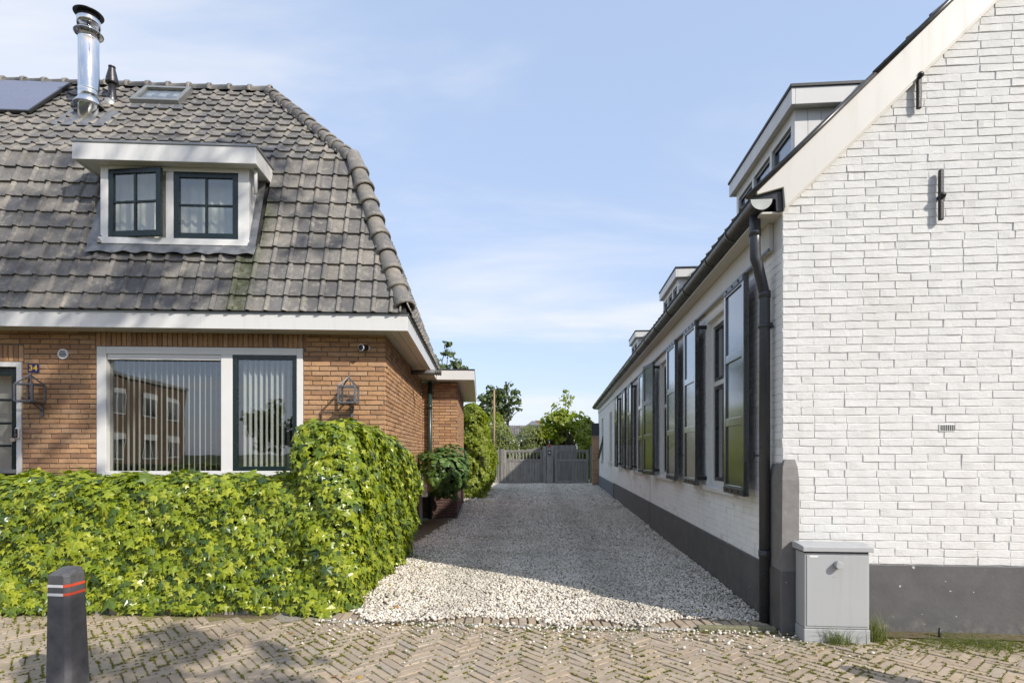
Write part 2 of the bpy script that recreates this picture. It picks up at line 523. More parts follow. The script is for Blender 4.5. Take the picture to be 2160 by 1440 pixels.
M['pale_mortar'] = m_ground('pale_mortar', (0.30, 0.26, 0.22), (0.38, 0.33, 0.28), (0.44, 0.40, 0.34), 60.0)
M['tile'] = m_tile('concrete_roof_tile')
M['underlay'] = plain('roof_underlay', (0.035, 0.033, 0.03), 0.9)
M['white_paint'] = weathered('white_gloss_paint', (0.65, 0.64, 0.615), (0.44, 0.43, 0.385), 0.34, 0.30)
M['white_frame'] = plain('white_window_paint', (0.68, 0.67, 0.64), 0.35, var=0.04, scale=4.0)
M['cream_paint'] = weathered('cream_board_paint', (0.61, 0.585, 0.535), (0.43, 0.40, 0.33), 0.45, 0.32)
M['trim_grey'] = plain('grey_aluminium_trim', (0.30, 0.30, 0.28), 0.4, 0.6)
M['black_trim'] = plain('black_rubber_trim', (0.022, 0.022, 0.022), 0.45)
M['green_paint'] = plain('dark_green_gloss_paint', (0.008, 0.018, 0.017), 0.25, var=0.2)
M['anthracite'] = plain('anthracite_gloss_paint', (0.036, 0.042, 0.042), 0.15, var=0.12, spec=0.9, coat=1.0)
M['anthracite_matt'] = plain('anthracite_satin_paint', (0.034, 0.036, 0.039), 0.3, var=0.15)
M['iron'] = plain('black_painted_iron', (0.018, 0.017, 0.016), 0.42, var=0.3, scale=30, bmp=0.4, bscale=120)
M['lead'] = plain('lead_flashing', (0.17, 0.175, 0.18), 0.5, 0.25, var=0.35, scale=9.0, bmp=0.3, bscale=30)
M['steel'] = plain('polished_steel', (0.72, 0.72, 0.72), 0.13, 1.0, var=0.05)
M['dark_metal'] = plain('dark_weathered_metal', (0.07, 0.065, 0.07), 0.35, 0.7, var=0.25)
M['zinc'] = plain('dark_zinc_gutter', (0.060, 0.058, 0.052), 0.30, 0.35, var=0.3, scale=8.0)
M['zinc_cap'] = plain('zinc_end_cap', (0.36, 0.37, 0.35), 0.45, 0.5, var=0.15)
M['pipe'] = plain('anthracite_pipe', (0.040, 0.042, 0.046), 0.32, var=0.2)
M['green_pipe'] = plain('dark_green_pipe', (0.018, 0.04, 0.036), 0.35)
M['grey_pipe'] = plain('grey_plastic_pipe', (0.10, 0.095, 0.09), 0.45)
def m_plinth():
    m, nt, out = mat('dark_grey_plinth_paint'); v = pos(nt)
    c = ramp(nt, noise(nt, v, 5.0, 5.0, 0.6), [(0.3, (0.080, 0.078, 0.078)), (0.7, (0.115, 0.111, 0.11))])
    sp = mapr(nt, noise(nt, v, 28.0, 2.0, 0.4), 0.735, 0.755, 0.0, 0.9)
    c = mixc(nt, sp, c, (0.50, 0.49, 0.47))
    z = N(nt, 'ShaderNodeSeparateXYZ'); LK(nt, v, z.inputs[0])
    lowd = N(nt, 'ShaderNodeMath', operation='MULTIPLY'); LK(nt, mapr(nt, z.outputs['Z'], 0.02, 0.16, 1.0, 0.0), lowd.inputs[0]); LK(nt, mapr(nt, noise(nt, v, 14.0, 5.0, 0.7), 0.45, 0.65, 0.0, 0.8), lowd.inputs[1])
    c = mixc(nt, lowd.outputs[0], c, (0.19, 0.175, 0.15))
    n = bump(nt, noise(nt, v, 40.0, 4.0), 0.4, 0.004)
    surf(nt, out, c, 0.6, n)
    return m
M['plinth'] = m_plinth()
M['plinth_light'] = plain('blue_grey_plinth_paint', (0.13, 0.15, 0.18), 0.55, var=0.1)
M['guard'] = plain('grey_rendered_stone', (0.19, 0.18, 0.17), 0.8, var=0.15, scale=10, bmp=0.7, bscale=35)
M['cabinet'] = weathered('grey_cabinet_coating', (0.40, 0.41, 0.41), (0.27, 0.265, 0.24), 0.42, 0.35, 0.5)
M['bollard'] = plain('grey_recycled_plastic', (0.095, 0.092, 0.094), 0.62, var=0.28, scale=14, bmp=0.35, bscale=60)
M['band_white'] = plain('white_reflective_band', (0.75, 0.75, 0.74), 0.35)
M['band_red'] = plain('red_reflective_band', (0.62, 0.075, 0.03), 0.35)
M['glass'] = m_glass('window_glass')
M['glass_small'] = m_glass('lantern_glass', (0.97, 0.96, 0.94), 0.6, 0.02)
M['curtain'] = plain('cream_curtain', (0.88, 0.84, 0.70), 0.9, var=0.05)
M['blind'] = plain('off_white_blind_fabric', (0.80, 0.79, 0.75), 0.8, var=0.04)
M['room'] = plain('interior_plaster', (0.26, 0.25, 0.235), 0.9, var=0.05)
M['room_dark'] = plain('dim_interior', (0.20, 0.19, 0.18), 0.9, var=0.05)
M['solar'] = plain('solar_cell_glass', (0.12, 0.125, 0.18), 0.22, var=0.04, scale=1.0, coat=0.3)
M['gold'] = plain('yellow_enamel', (0.78, 0.48, 0.03), 0.3)
M['blue_enamel'] = plain('blue_enamel', (0.015, 0.02, 0.14), 0.2)
M['plastic_white'] = plain('white_plastic', (0.72, 0.72, 0.72), 0.4, var=0.03)
M['plastic_black'] = plain('black_plastic', (0.015, 0.015, 0.016), 0.25)
M['red'] = plain('red_paint', (0.50, 0.07, 0.04), 0.4)
M['lantern_iron'] = plain('grey_lantern_metal', (0.16, 0.16, 0.165), 0.45, 0.5, var=0.2, scale=20)
M['concrete'] = plain('weathered_concrete', (0.30, 0.28, 0.25), 0.9, var=0.25, scale=12, bmp=0.6, bscale=60)
M['mossy_concrete'] = m_ground('mossy_concrete', (0.16, 0.15, 0.10), (0.24, 0.23, 0.14), (0.34, 0.32, 0.26), 25.0)
M['paver'] = m_brick('brown_paver', [(0.35, 0.285, 0.205), (0.43, 0.35, 0.26), (0.48, 0.395, 0.30), (0.39, 0.31, 0.235), (0.48, 0.375, 0.26), (0.39, 0.335, 0.27)], 0.6)
M['joint_sand'] = m_ground('mossy_joint_sand', (0.17, 0.16, 0.06), (0.29, 0.25, 0.13), (0.38, 0.31, 0.21), 30.0)
M['gravel_bed'] = m_ground('gravel_bed', (0.25, 0.22, 0.18), (0.40, 0.36, 0.30), (0.52, 0.47, 0.40), 70.0)
M['soil'] = m_ground('bare_soil', (0.12, 0.09, 0.055), (0.19, 0.15, 0.095), (0.26, 0.21, 0.14), 25.0)
M['earth'] = m_ground('open_ground', (0.05, 0.065, 0.025), (0.09, 0.10, 0.045), (0.14, 0.13, 0.07), 3.0)
M['asphalt'] = m_ground('asphalt', (0.040, 0.040, 0.042), (0.055, 0.055, 0.056), (0.075, 0.074, 0.072), 90.0)
M['pebble'] = m_pebble('white_pebble')
M['ivy'] = m_leaf('ivy_leaf', [(0.045, 0.085, 0.028), (0.12, 0.185, 0.03), (0.25, 0.325, 0.025), (0.35, 0.41, 0.025), (0.20, 0.28, 0.03), (0.41, 0.455, 0.03), (0.49, 0.52, 0.07)], 0.30, 0.28)
M['round_leaf'] = m_leaf('round_leaf', [(0.06, 0.12, 0.03), (0.10, 0.18, 0.04), (0.16, 0.245, 0.05)], 0.25, 0.4)
M['bush_leaf'] = m_leaf('garden_bush_leaf', [(0.15, 0.19, 0.05), (0.24, 0.28, 0.06), (0.34, 0.36, 0.11), (0.20, 0.25, 0.06)], 0.4, 0.5)
M['bright_leaf'] = m_leaf('bright_broad_leaf', [(0.18, 0.25, 0.025), (0.30, 0.36, 0.04), (0.40, 0.43, 0.08)], 0.45, 0.4)
M['dark_leaf'] = m_leaf('dark_tree_leaf', [(0.05, 0.085, 0.03), (0.09, 0.13, 0.035), (0.135, 0.175, 0.05)], 0.25, 0.5)
M['moss'] = m_leaf('moss', [(0.13, 0.15, 0.015), (0.22, 0.23, 0.02), (0.28, 0.27, 0.04)], 0.2, 0.9)
M['grass'] = m_leaf('grass_blade', [(0.10, 0.15, 0.03), (0.19, 0.23, 0.06), (0.30, 0.30, 0.12)], 0.3, 0.6)
M['core'] = plain('dark_core_shade', (0.030, 0.032, 0.014), 0.95, var=0.4, scale=20)  # shade between the leaves put into the colour of the filler cores
M['bark'] = m_wood('tree_bark', (0.10, 0.075, 0.055), (0.17, 0.135, 0.105))
M['grey_wood'] = m_wood('silvered_oak', (0.17, 0.158, 0.142), (0.42, 0.395, 0.36))
M['pale_wood'] = m_wood('pale_wood_pole', (0.36, 0.24, 0.14), (0.50, 0.36, 0.23))
M['far_roof'] = plain('far_grey_tiles', (0.15, 0.15, 0.16), 0.7)
M['far_wall'] = plain('far_pale_wall', (0.55, 0.56, 0.58), 0.8)
M['far_brick'] = m_brick('brown_brick', [(0.19, 0.13, 0.085), (0.23, 0.16, 0.105), (0.26, 0.18, 0.12)])

# ------------------------------------------------------------------ frames of the two houses
W_O = (1.933, 4.07, 0.0); W_A = -math.atan(0.08)
L_O = (-1.516, 6.79, 0.0); L_A = math.atan(0.0556)
def w2(x, y, z=0.0):
    c, s = math.cos(W_A), math.sin(W_A)
    return (W_O[0] + c * x - s * y, W_O[1] + s * x + c * y, z)
def l2(x, y, z=0.0):
    c, s = math.cos(L_A), math.sin(L_A)
    return (L_O[0] + c * x - s * y, L_O[1] + s * x + c * y, z)

# ------------------------------------------------------------------ ground
g = MB().add([(-400, -400, -0.06), (400, -400, -0.06), (400, 400, -0.06), (-400, 400, -0.06)], [(0, 1, 2, 3)]).build('ground', M['earth'])
tag(g, kind='structure')
rd = MB().add([w2(-60, -9.5, -0.045), w2(60, -9.5, -0.045), w2(60, -3.4, -0.045), w2(-60, -3.4, -0.045)], [(0, 1, 2, 3)]).build('road', M['asphalt'])
tag(rd, kind='structure')
pavement = MB().add([w2(-30, -3.3, -0.0075), w2(30, -3.3, -0.0075), w2(30, 0.28, -0.0075), w2(-30, 0.28, -0.0075)], [(0, 1, 2, 3)]).build('pavement', M['joint_sand'])
tag(pavement, kind='structure')

# driveway outline
WALLX = lambda Y: 1.933 + 0.08 * (Y - 4.07)
def left_edge(Y):
    return float(np.interp(Y, [4.2, 4.6, 7.6, 8.6, 10.6, 11.2, 15.6, 16.4, 23.6], [-1.38, -1.32, -1.42, -1.25, -1.12, -1.02, -1.28, -1.30, -1.30]))
ys = np.linspace(4.3, 24.2, 60)
vs = [(left_edge(y) - 0.5, y, -0.004) for y in ys] + [(WALLX(y) + 0.05, y, -0.004) for y in ys[::-1]]
drive = MB().add(vs, [tuple(range(len(vs)))[::-1]]).build('driveway', M['gravel_bed'])
tag(drive, kind='structure')
bed = MB().add([(-9, 4.6, -0.002), (-1.3, 4.6, -0.002), (-1.30, 7.5, -0.002), (-1.06, 10.9, -0.002), (-1.6, 11.2, -0.002), (-1.8, 6.8, -0.002), (-9, 6.4, -0.002)], [tuple(range(7))]).build('planting_bed', M['soil'])
tag(bed, kind='structure')

# herringbone pavers, laid square to the white house
PL, PW, PH = 0.200, 0.0600, 0.030
def slab_variants(lx, ly, h, n, jit, bev):
    out = []
    for q in range(n):
        r = np.random.default_rng(100 + q)
        mb = MB()
        x, y = lx / 2, ly / 2
        bx, by = x - bev, y - bev
        j = lambda: float(r.normal(0, jit))
        base = [(-x, -y, -h), (x, -y, -h), (x, y, -h), (-x, y, -h)]
        edge = [(-x + j(), -y + j(), -bev), (x + j(), -y + j(), -bev), (x + j(), y + j(), -bev), (-x + j(), y + j(), -bev)]
        top = [(-bx + j(), -by + j(), j()), (bx + j(), -by + j(), j()), (bx + j(), by + j(), j()), (-bx + j(), by + j(), j())]
        fs = [(8, 9, 10, 11)] + [(i, (i + 1) % 4, 4 + (i + 1) % 4, 4 + i) for i in range(4)] + [(4 + i, 4 + (i + 1) % 4, 8 + (i + 1) % 4, 8 + i) for i in range(4)]
        mb.add(base + edge + top, fs)
        out.append(tri_arrays(mb))
    return out
pv = slab_variants(PL - 0.005, PW - 0.005, PH, 6, 0.0014, 0.0028)
PT, PR = [], []
c45 = math.cos(math.pi / 4)
# columns of parallel pavers, turning +45 and -45 in turn, give the zigzag courses seen in the street
colw = PL * c45
for ci in range(-46, 30):
    sgn = 1 if ci % 2 == 0 else -1
    xc = ci * colw - 0.2
    stepy = PW / c45
    for ri in range(-26, 3):
        yc = ri * stepy - 0.03 + (0.0 if sgn > 0 else stepy / 2)
        if yc > -0.055 or xc < -6.6 or xc > 3.4: continue
        PT.append((xc, yc)); PR.append(sgn * math.pi / 4)
n = len(PT)
PT = np.array(PT); PR = np.array(PR) + rng.normal(0, 0.012, n)
T = np.zeros((n, 3)); T[:, 0] = PT[:, 0] + rng.normal(0, 0.0016, n); T[:, 1] = PT[:, 1] + rng.normal(0, 0.0016, n)
undul = 0.0022 * np.sin(PT[:, 0] * 1.7 + 0.6) * np.cos(PT[:, 1] * 2.3)
T[:, 2] = undul + rng.normal(0, 0.0014, n)
Mx = rot_zyx(n, rng.normal(0, 0.007, n), rng.normal(0, 0.007, n), PR)
# soldier course along the driveway edge, standing slightly askew
sx = np.arange(-3.30, -0.06, 0.0685); k = len(sx)
Ts = np.zeros((k, 3)); Ts[:, 0] = sx + rng.normal(0, 0.002, k); Ts[:, 1] = 0.085 + rng.normal(0, 0.004, k); Ts[:, 2] = 0.012 + rng.normal(0, 0.002, k)
Ms = rot_zyx(k, rng.normal(0, 0.02, k), rng.normal(0, 0.02, k), math.pi / 2 + 0.10 + rng.normal(0, 0.03, k))
allT = np.concatenate([T, Ts]); allM = np.concatenate([Mx, Ms])
cw, sw = math.cos(W_A), math.sin(W_A)
RW = np.array([[cw, -sw, 0], [sw, cw, 0], [0, 0, 1]])
wT = allT @ RW.T + np.array(W_O); wM = np.einsum('ij,njk->nik', RW, allM)
def frame_px(P):
    """where a world point falls in the 2160 x 1440 picture (used only to rank which pieces show largest)"""
    y = np.maximum(P[:, 1], 0.05)
    return 1080 + 1200 * P[:, 0] / y, 955 - 1200 * (P[:, 2] - 1.27) / y
fx, fy = frame_px(wT)
inside = (fx > 0) & (fx < 2160) & (fy > 0) & (fy < 1440)
blocked = (fx > 90) & (fx < 190)
prio = np.where(inside & ~blocked, wT[:, 1], 100 + wT[:, 1])
prio[n:] -= 50 * inside[n:]
pieces('paver', 'more_pavers', pv, rng.integers(0, 6, n + k), wM, wT, M['paver'], pavement, 300, prio)

# edging strips in front of the soldier course, kerb edge along the hedge
kerb = MB()
for x0, x1, dz in ((-3.3, -2.35, 0.006), (-2.34, -1.6, 0.004), (-1.59, -0.62, 0.008)):
    kerb.obox(w2((x0 + x1) / 2, -0.033, dz - 0.02), Vector(w2(x1, 0)) / 2 - Vector(w2(x0, 0)) / 2, Vector((0.0016, 0.02, 0)), Vector((0, 0, 0.02)))
kb = kerb.build('driveway_edging', M['concrete'], pavement, 0.006)
mk = MB()
for x0, x1, dz in ((-0.60, -0.24, 0.036), (-0.235, -0.06, 0.040)):
    mk.obox(w2((x0 + x1) / 2, -0.033, dz - 0.03), Vector(w2(x1, 0)) / 2 - Vector(w2(x0, 0)) / 2, Vector((0.0016, 0.026, 0)), Vector((0, 0, 0.03)))
mk.build('mossy_kerb', M['mossy_concrete'], pavement, 0.008)
he = MB()
xs_ = [-6.2, -5.2, -4.2, -3.2, -2.2, -1.35]
for a, b in zip(xs_[:-1], xs_[1:]):
    he.box(a + 0.004, b - 0.004, 4.50, 4.56, -0.02, 0.085 + 0.006 * math.sin(a * 7))
hk = he.build('hedge_edging', M['concrete'], None, 0.006)
tag(hk, 'low grey concrete edging strip under the front of the ivy hedge', 'edging')
soil = MB().add([w2(-5.4, 0.02, -0.006), w2(-3.25, 0.02, -0.006), w2(-3.2, 0.5, -0.006), w2(-5.4, 0.6, -0.006)], [(0, 1, 2, 3)])
soil.add([w2(-0.05, -0.13, 0.012), w2(8, -0.13, 0.012), w2(8, 0.0, 0.020), w2(-0.05, 0.0, 0.020)], [(0, 1, 2, 3)])
so = soil.build('soil_strip', M['soil']); tag(so, kind='structure')

# ------------------------------------------------------------------ gravel
def ico():
    t = (1 + 5 ** 0.5) / 2
    V = np.array([(-1, t, 0), (1, t, 0), (-1, -t, 0), (1, -t, 0), (0, -1, t), (0, 1, t), (0, -1, -t), (0, 1, -t), (t, 0, -1), (t, 0, 1), (-t, 0, -1), (-t, 0, 1)], float)
    V /= np.linalg.norm(V[0])
    F = np.array([(0, 11, 5), (0, 5, 1), (0, 1, 7), (0, 7, 10), (0, 10, 11), (1, 5, 9), (5, 11, 4), (11, 10, 2), (10, 7, 6), (7, 1, 8), (3, 9, 4), (3, 4, 2), (3, 2, 6), (3, 6, 8), (3, 8, 9), (4, 9, 5), (2, 4, 11), (6, 2, 10), (8, 6, 7), (9, 8, 1)], int)
    return V, F
peb = []
for q in range(8):
    V, F = ico(); r = np.random.default_rng(300 + q)
    V = V * (1 + r.normal(0, 0.14, (12, 1))) * np.array([1.0, 0.8, 0.62])
    peb.append((V, F))
octo = []
for q in range(6):
    r = np.random.default_rng(340 + q)
    V = np.array([(1, 0, 0), (-1, 0, 0), (0, 1, 0), (0, -1, 0), (0, 0, 1), (0, 0, -1), (.6, .6, .5), (-.6, -.6, .5)], float) * (1 + r.normal(0, 0.15, (8, 1))) * np.array([1, .85, .7])
    F = np.array([(0, 6, 4), (6, 2, 4), (2, 1, 4), (1, 7, 4), (7, 3, 4), (3, 0, 4), (0, 2, 6), (1, 3, 7), (0, 3, 5), (3, 1, 5), (1, 2, 5), (2, 0, 5)], int)
    octo.append((V, F))
def gravel(name, y0, y1, dens, rad, variants, parent, zr=0.012):
    nmax = int((y1 - y0) * 3.8 * dens)
    Y = rng.uniform(y0, y1, nmax); X = rng.uniform(-1.5, 3.6, nmax)
    le = np.interp(Y, [4.2, 4.6, 7.6, 8.6, 10.6, 11.2, 15.6, 16.4, 23.6], [-1.38, -1.32, -1.42, -1.25, -1.12, -1.02, -1.28, -1.30, -1.30])
    ok = (X > le + rng.normal(0, 0.04, nmax)) & (X < WALLX(Y) - 0.03)
    # local depth behind the soldier course
    s_loc = -(X - W_O[0]) * sw + (Y - W_O[1]) * cw
    t_loc = (X - W_O[0]) * cw + (Y - W_O[1]) * sw
    spill = 0.13 + 0.07 * np.sin(t_loc * 5.1) + 0.035 * np.sin(t_loc * 13.7 + 1)
    for c_, w_, d_ in ((-0.98, 0.20, 0.27), (-2.25, 0.30, 0.13), (-2.75, 0.22, 0.17), (-1.55, 0.16, 0.14), (-3.05, 0.14, 0.12)):
        spill = spill - d_ * np.exp(-((t_loc - c_) / w_) ** 2)
    spill = np.where(t_loc > -0.72, np.maximum(spill, 0.18 + 0.02 * rng.normal(0, 1, nmax)), spill)
    ok &= s_loc > spill + rng.normal(0, 0.012, nmax)
    X, Y = X[ok], Y[ok]; m = len(X)
    r = rad * np.exp(rng.normal(0, 0.28, m))
    on_brick = (s_loc[ok] < 0.2)
    Z = rng.random(m) * zr + np.where(on_brick, 0.016, 0.0) + 0.010 * np.sin(X * 3.1 + 1) * np.sin(Y * 1.3) + 0.004
    Mr = rot_zyx(m, rng.normal(0, 0.5, m), rng.normal(0, 0.5, m), rng.uniform(0, 6.28, m)) * r[:, None, None]
    o = joined(name, variants, rng.integers(0, len(variants), m), Mr, np.stack([X, Y, Z], 1), M['pebble'], parent, True)
    return o
gv = gravel('gravel', 4.0, 8.2, 4700, 0.0112, peb, None)
tag(gv, 'loose white gravel covering the driveway between the two houses', 'gravel', kind='stuff')
gv2 = gravel('gravel_far', 8.2, 13.5, 2300, 0.0155, octo, gv)
gv3 = gravel('gravel_back', 13.5, 23.6, 800, 0.026, octo, gv)
# stray pebbles kicked onto the pavers
m = 760
X = rng.uniform(-3.4, 0.4, m); S = -0.02 - np.abs(rng.normal(0, 0.28, m)) * np.where(rng.random(m) < 0.55, 0.3, 1.0)
st = np.array([w2(a, b, 0) for a, b in zip(X, S)]); rr_ = 0.009 * np.exp(rng.normal(0, 0.35, m)); st[:, 2] = rr_ * 0.55 + 0.003
strays = joined('stray_pebbles', peb, rng.integers(0, 8, m), rot_zyx(m, rng.normal(0, .3, m), rng.normal(0, .3, m), rng.uniform(0, 6.28, m)) * rr_[:, None, None], st, M['pebble'], gv, True)

# ------------------------------------------------------------------ moss in the paver joints, weeds along the walls
def blade_variants(nb, h, w, spread, seed):
    r = np.random.default_rng(seed); mb = MB()
    for _ in range(nb):
        a = r.uniform(0, 6.28); l = h * r.uniform(0.5, 1.2); d = np.array([math.cos(a), math.sin(a)]); o = r.normal(0, spread * 0.35, 2)
        p = np.array([-d[1], d[0]]) * w * 0.5; e = o + d * spread * r.uniform(0.3, 1.1)
        mb.add([(o[0] - p[0], o[1] - p[1], 0), (o[0] + p[0], o[1] + p[1], 0), (e[0], e[1], l)], [(0, 1, 2)])
    return tri_arrays(mb)
mossv = [blade_variants(16, 0.0045, 0.0045, 0.006, 500 + q) for q in range(5)]
mp = []
r_ = np.random.default_rng(5)
patch = lambda x, y: 0.5 + 0.5 * math.sin(3.1 * x + 1.7 * math.sin(2.3 * y)) * math.sin(2.7 * y + 1.3 * math.sin(1.9 * x + 2))
for i in range(n):
    if not inside[i]: continue
    ca, sa = math.cos(PR[i]), math.sin(PR[i])
    for _ in range(20):
        if r_.random() < 0.7: lx, ly = r_.uniform(-PL / 2, PL / 2), (PW / 2) * (1 if r_.random() < .5 else -1)
        else: lx, ly = (PL / 2) * (1 if r_.random() < .5 else -1), r_.uniform(-PW / 2, PW / 2)
        x, y = PT[i, 0] + ca * lx - sa * ly, PT[i, 1] + sa * lx + ca * ly
        if r_.random() < 0.16 + 0.95 * patch(x * 1.3, y * 1.3) ** 1.6:
            mp.append((x + r_.normal(0, .003), y + r_.normal(0, .003)))
# thicker clumps by the driveway edge
for cx_, w_ in ((-1.42, 0.16), (-0.45, 0.2), (-1.15, 0.1), (-2.6, 0.2), (-0.1, 0.1), (0.4, 0.3), (0.9, 0.5), (1.4, 0.4), (0.8, 0.35), (1.2, 0.45), (1.6, 0.3)):
    for _ in range(330):
        mp.append((r_.normal(cx_, w_), r_.normal(-0.035 if cx_ < 0 else -0.20, 0.03 if cx_ < 0 else 0.10)))
mp = np.array(mp); m = len(mp)
mw = np.array([w2(a, b, 0.002) for a, b in mp])
sc_ = np.exp(rng.normal(0, 0.35, m))
ms = joined('moss', mossv, rng.integers(0, 5, m), rot_zyx(m, np.zeros(m), np.zeros(m), rng.uniform(0, 6.28, m)) * sc_[:, None, None], mw, M['moss'], None)
tag(ms, 'yellow green moss growing in the joints of the brown pavers', 'moss', kind='stuff')

def grass_tuft(name, label, c, nb, h, spread, seed):
    r = np.random.default_rng(seed); Vs = []; Fs = []; Rn = []
    for i in range(nb):
        a = r.uniform(0, 6.28); L_ = h * r.uniform(0.35, 1.15); lean = spread * r.uniform(0.2, 1.3)
        o = np.array([c[0] + r.normal(0, spread * 0.35), c[1] + r.normal(0, spread * 0.18), 0.0]); d = np.array([math.cos(a), math.sin(a), 0]); p = np.array([-d[1], d[0], 0]) * 0.0022
        b = len(Vs)
        for k in range(5):
            t = k / 4
            q = o + d * lean * t ** 2 + np.array([0, 0, L_ * (t - 0.28 * t * t)])
            w = (1 - t * 0.92)
            Vs += [q - p * w, q + p * w]; Rn += [0.0, 0.0]
        rv = r.random()
        Rn[-10:] = [rv] * 10
        for k in range(4): Fs.append((b + 2 * k, b + 2 * k + 1, b + 2 * k + 3, b + 2 * k + 2))
    o = link(name, np_mesh(name, np.array(Vs), np.array(Fs), M['grass'], np.array(Rn), True))
    return tag(o, label, 'grass', kind='stuff')
grass_tuft('grass_tuft', 'long thin grass growing at the right foot of the grey cabinet', w2(0.53, -0.17), 240, 0.24, 0.14, 3)
grass_tuft('grass_tuft', 'wispy grass in front of the grey cabinet', w2(0.26, -0.27), 130, 0.17, 0.14, 4)
grass_tuft('grass_tuft', 'short weeds along the dark plinth of the white gable', w2(1.15, -0.13), 420, 0.05, 0.40, 6)
grass_tuft('grass_tuft', 'small green weeds in the shaded gravel near the downpipe', (1.32, 4.46), 80, 0.05, 0.10, 8)
grass_tuft('grass_tuft', 'grass patch at the foot of the far ivy screen', (-1.0, 14.6), 260, 0.06, 0.35, 9)
grass_tuft('grass_tuft', 'green weeds in the gravel beside the ivy hedge corner', (-1.25, 6.9), 200, 0.05, 0.25, 10)

# ------------------------------------------------------------------ brickwork helpers
def brick_variants(n, lx, lz, d, jit, bev, seed):
    out = []
    for q in range(n):
        r = np.random.default_rng(seed + q)
        X = [-lx / 2, -lx / 6, lx / 6, lx / 2]
        ring = [(X[0], -lz / 2), (X[1], -lz / 2), (X[2], -lz / 2), (X[3], -lz / 2), (X[3], lz / 2), (X[2], lz / 2), (X[1], lz / 2), (X[0], lz / 2)]
        V = []
        for x, z in ring: V.append((x, 0.006, z))
        edge = []
        for x, z in ring:
            sx_ = -1 if x < 0 else 1; sz_ = -1 if z < 0 else 1
            edge.append((x + r.normal(0, jit) * 0.8, -d + bev * 1.1 + r.normal(0, jit) * 0.5, z + r.normal(0, jit) * 0.7))
        V += edge
        for (x, z), e in zip(ring, edge):
            corner = abs(abs(x) - lx / 2) < 1e-6
            ix = bev * (1.4 if corner else 0) * (1 if x < 0 else -1); iz = bev * (1 if z < 0 else -1)
            V.append((e[0] + ix, -d + r.normal(0, jit) * 0.7, e[2] + iz))
        F = []
        for a in range(8):
            b = (a + 1) % 8
            F += [(a, b, 8 + b), (a, 8 + b, 8 + a), (8 + a, 8 + b, 16 + b), (8 + a, 16 + b, 16 + a)]
        for a, b, c, d_ in ((16, 17, 22, 23), (17, 18, 21, 22), (18, 19, 20, 21)): F += [(a, b, c), (a, c, d_)]
        out.append((np.array(V, float), np.array(F, int)))
    return out

def lay(u0, u1, z0, z1, ch, L, joint, holes=(), top=None, wob=0.004, seed=0, wild=0.0):
    """courses of bricks; returns rows of (u centre, z centre, length, height)"""
    r = np.random.default_rng(seed); res = []
    k = 0; z = z0
    while z + ch * 0.6 < z1:
        off = (0.0 if k % 2 == 0 else L / 2) + r.normal(0, wild)
        edges = [u0]
        u = u0 + (L if off == 0 else off % L if off % L > 0.03 else L)
        while u < u1 - 0.02:
            edges.append(u); u += L * (1 + r.normal(0, 0.012)) if r.random() > wild * 6 else L / 2
        edges.append(u1)
        for a, b in zip(edges[:-1], edges[1:]):
            segs = [(a, b)]
            for h0, h1, g0, g1 in holes:
                if z + ch * 0.75 > g0 and z + ch * 0.25 < g1:
                    ns = []
                    for p, q in segs:
                        if q <= h0 or p >= h1: ns.append((p, q)); continue
                        if p < h0: ns.append((p, h0))
                        if q > h1: ns.append((h1, q))
                    segs = ns
            for p, q in segs:
                if q - p < 0.03: continue
                zc = z + ch / 2 + r.normal(0, wob * 0.25)
                if top is not None and z + ch > top((p + q) / 2): continue
                res.append(((p + q) / 2, zc, q - p - joint, ch - joint))
        z += ch; k += 1
    return np.array(res)

def wall_panel(mb, plane, out, thick, u0, u1, z0, z1, holes, axis):
    """solid wall behind the bricks: boxes round the openings. axis 'x': runs along x, face at y=plane; 'y': runs along y, face at x=plane"""
    def b(a0, a1, c0, c1):
        lo, hi = (plane, plane - out * thick) if out < 0 else (plane - thick, plane)
        if axis == 'x': mb.box(a0, a1, lo, hi, c0, c1)
        else: mb.box(lo, hi, a0, a1, c0, c1)
    cur = u0
    for h0, h1, g0, g1 in sorted(holes):
        if h0 > cur: b(cur, h0, z0, z1)
        if g0 > z0: b(h0, h1, z0, g0)
        if g1 < z1: b(h0, h1, g1, z1)
        cur = h1
    if cur < u1: b(cur, u1, z0, z1)

def brick_xform(rows, axis, plane, out, nom_l, nom_h, dj, tilt, seed):
    """positions and matrices for bricks on a wall; out=-1 faces the negative axis"""
    r = np.random.default_rng(seed); n = len(rows)
    if axis == 'x': rz = 0.0
    else: rz = -math.pi / 2 if out < 0 else math.pi / 2
    B = rot_zyx(n, r.normal(0, tilt, n), r.normal(0, tilt * 0.5, n), np.full(n, rz) + r.normal(0, tilt, n))
    S = np.zeros((n, 3, 3)); S[:, 0, 0] = rows[:, 2] / nom_l; S[:, 1, 1] = 1; S[:, 2, 2] = rows[:, 3] / nom_h
    Mx = np.einsum('nij,njk->nik', B, S)
    T = np.zeros((n, 3)); j = r.normal(0, dj, n)
    if axis == 'x': T[:, 0] = rows[:, 0]; T[:, 1] = plane + j
    else: T[:, 1] = rows[:, 0]; T[:, 0] = plane + j
    T[:, 2] = rows[:, 1]
    return Mx, T

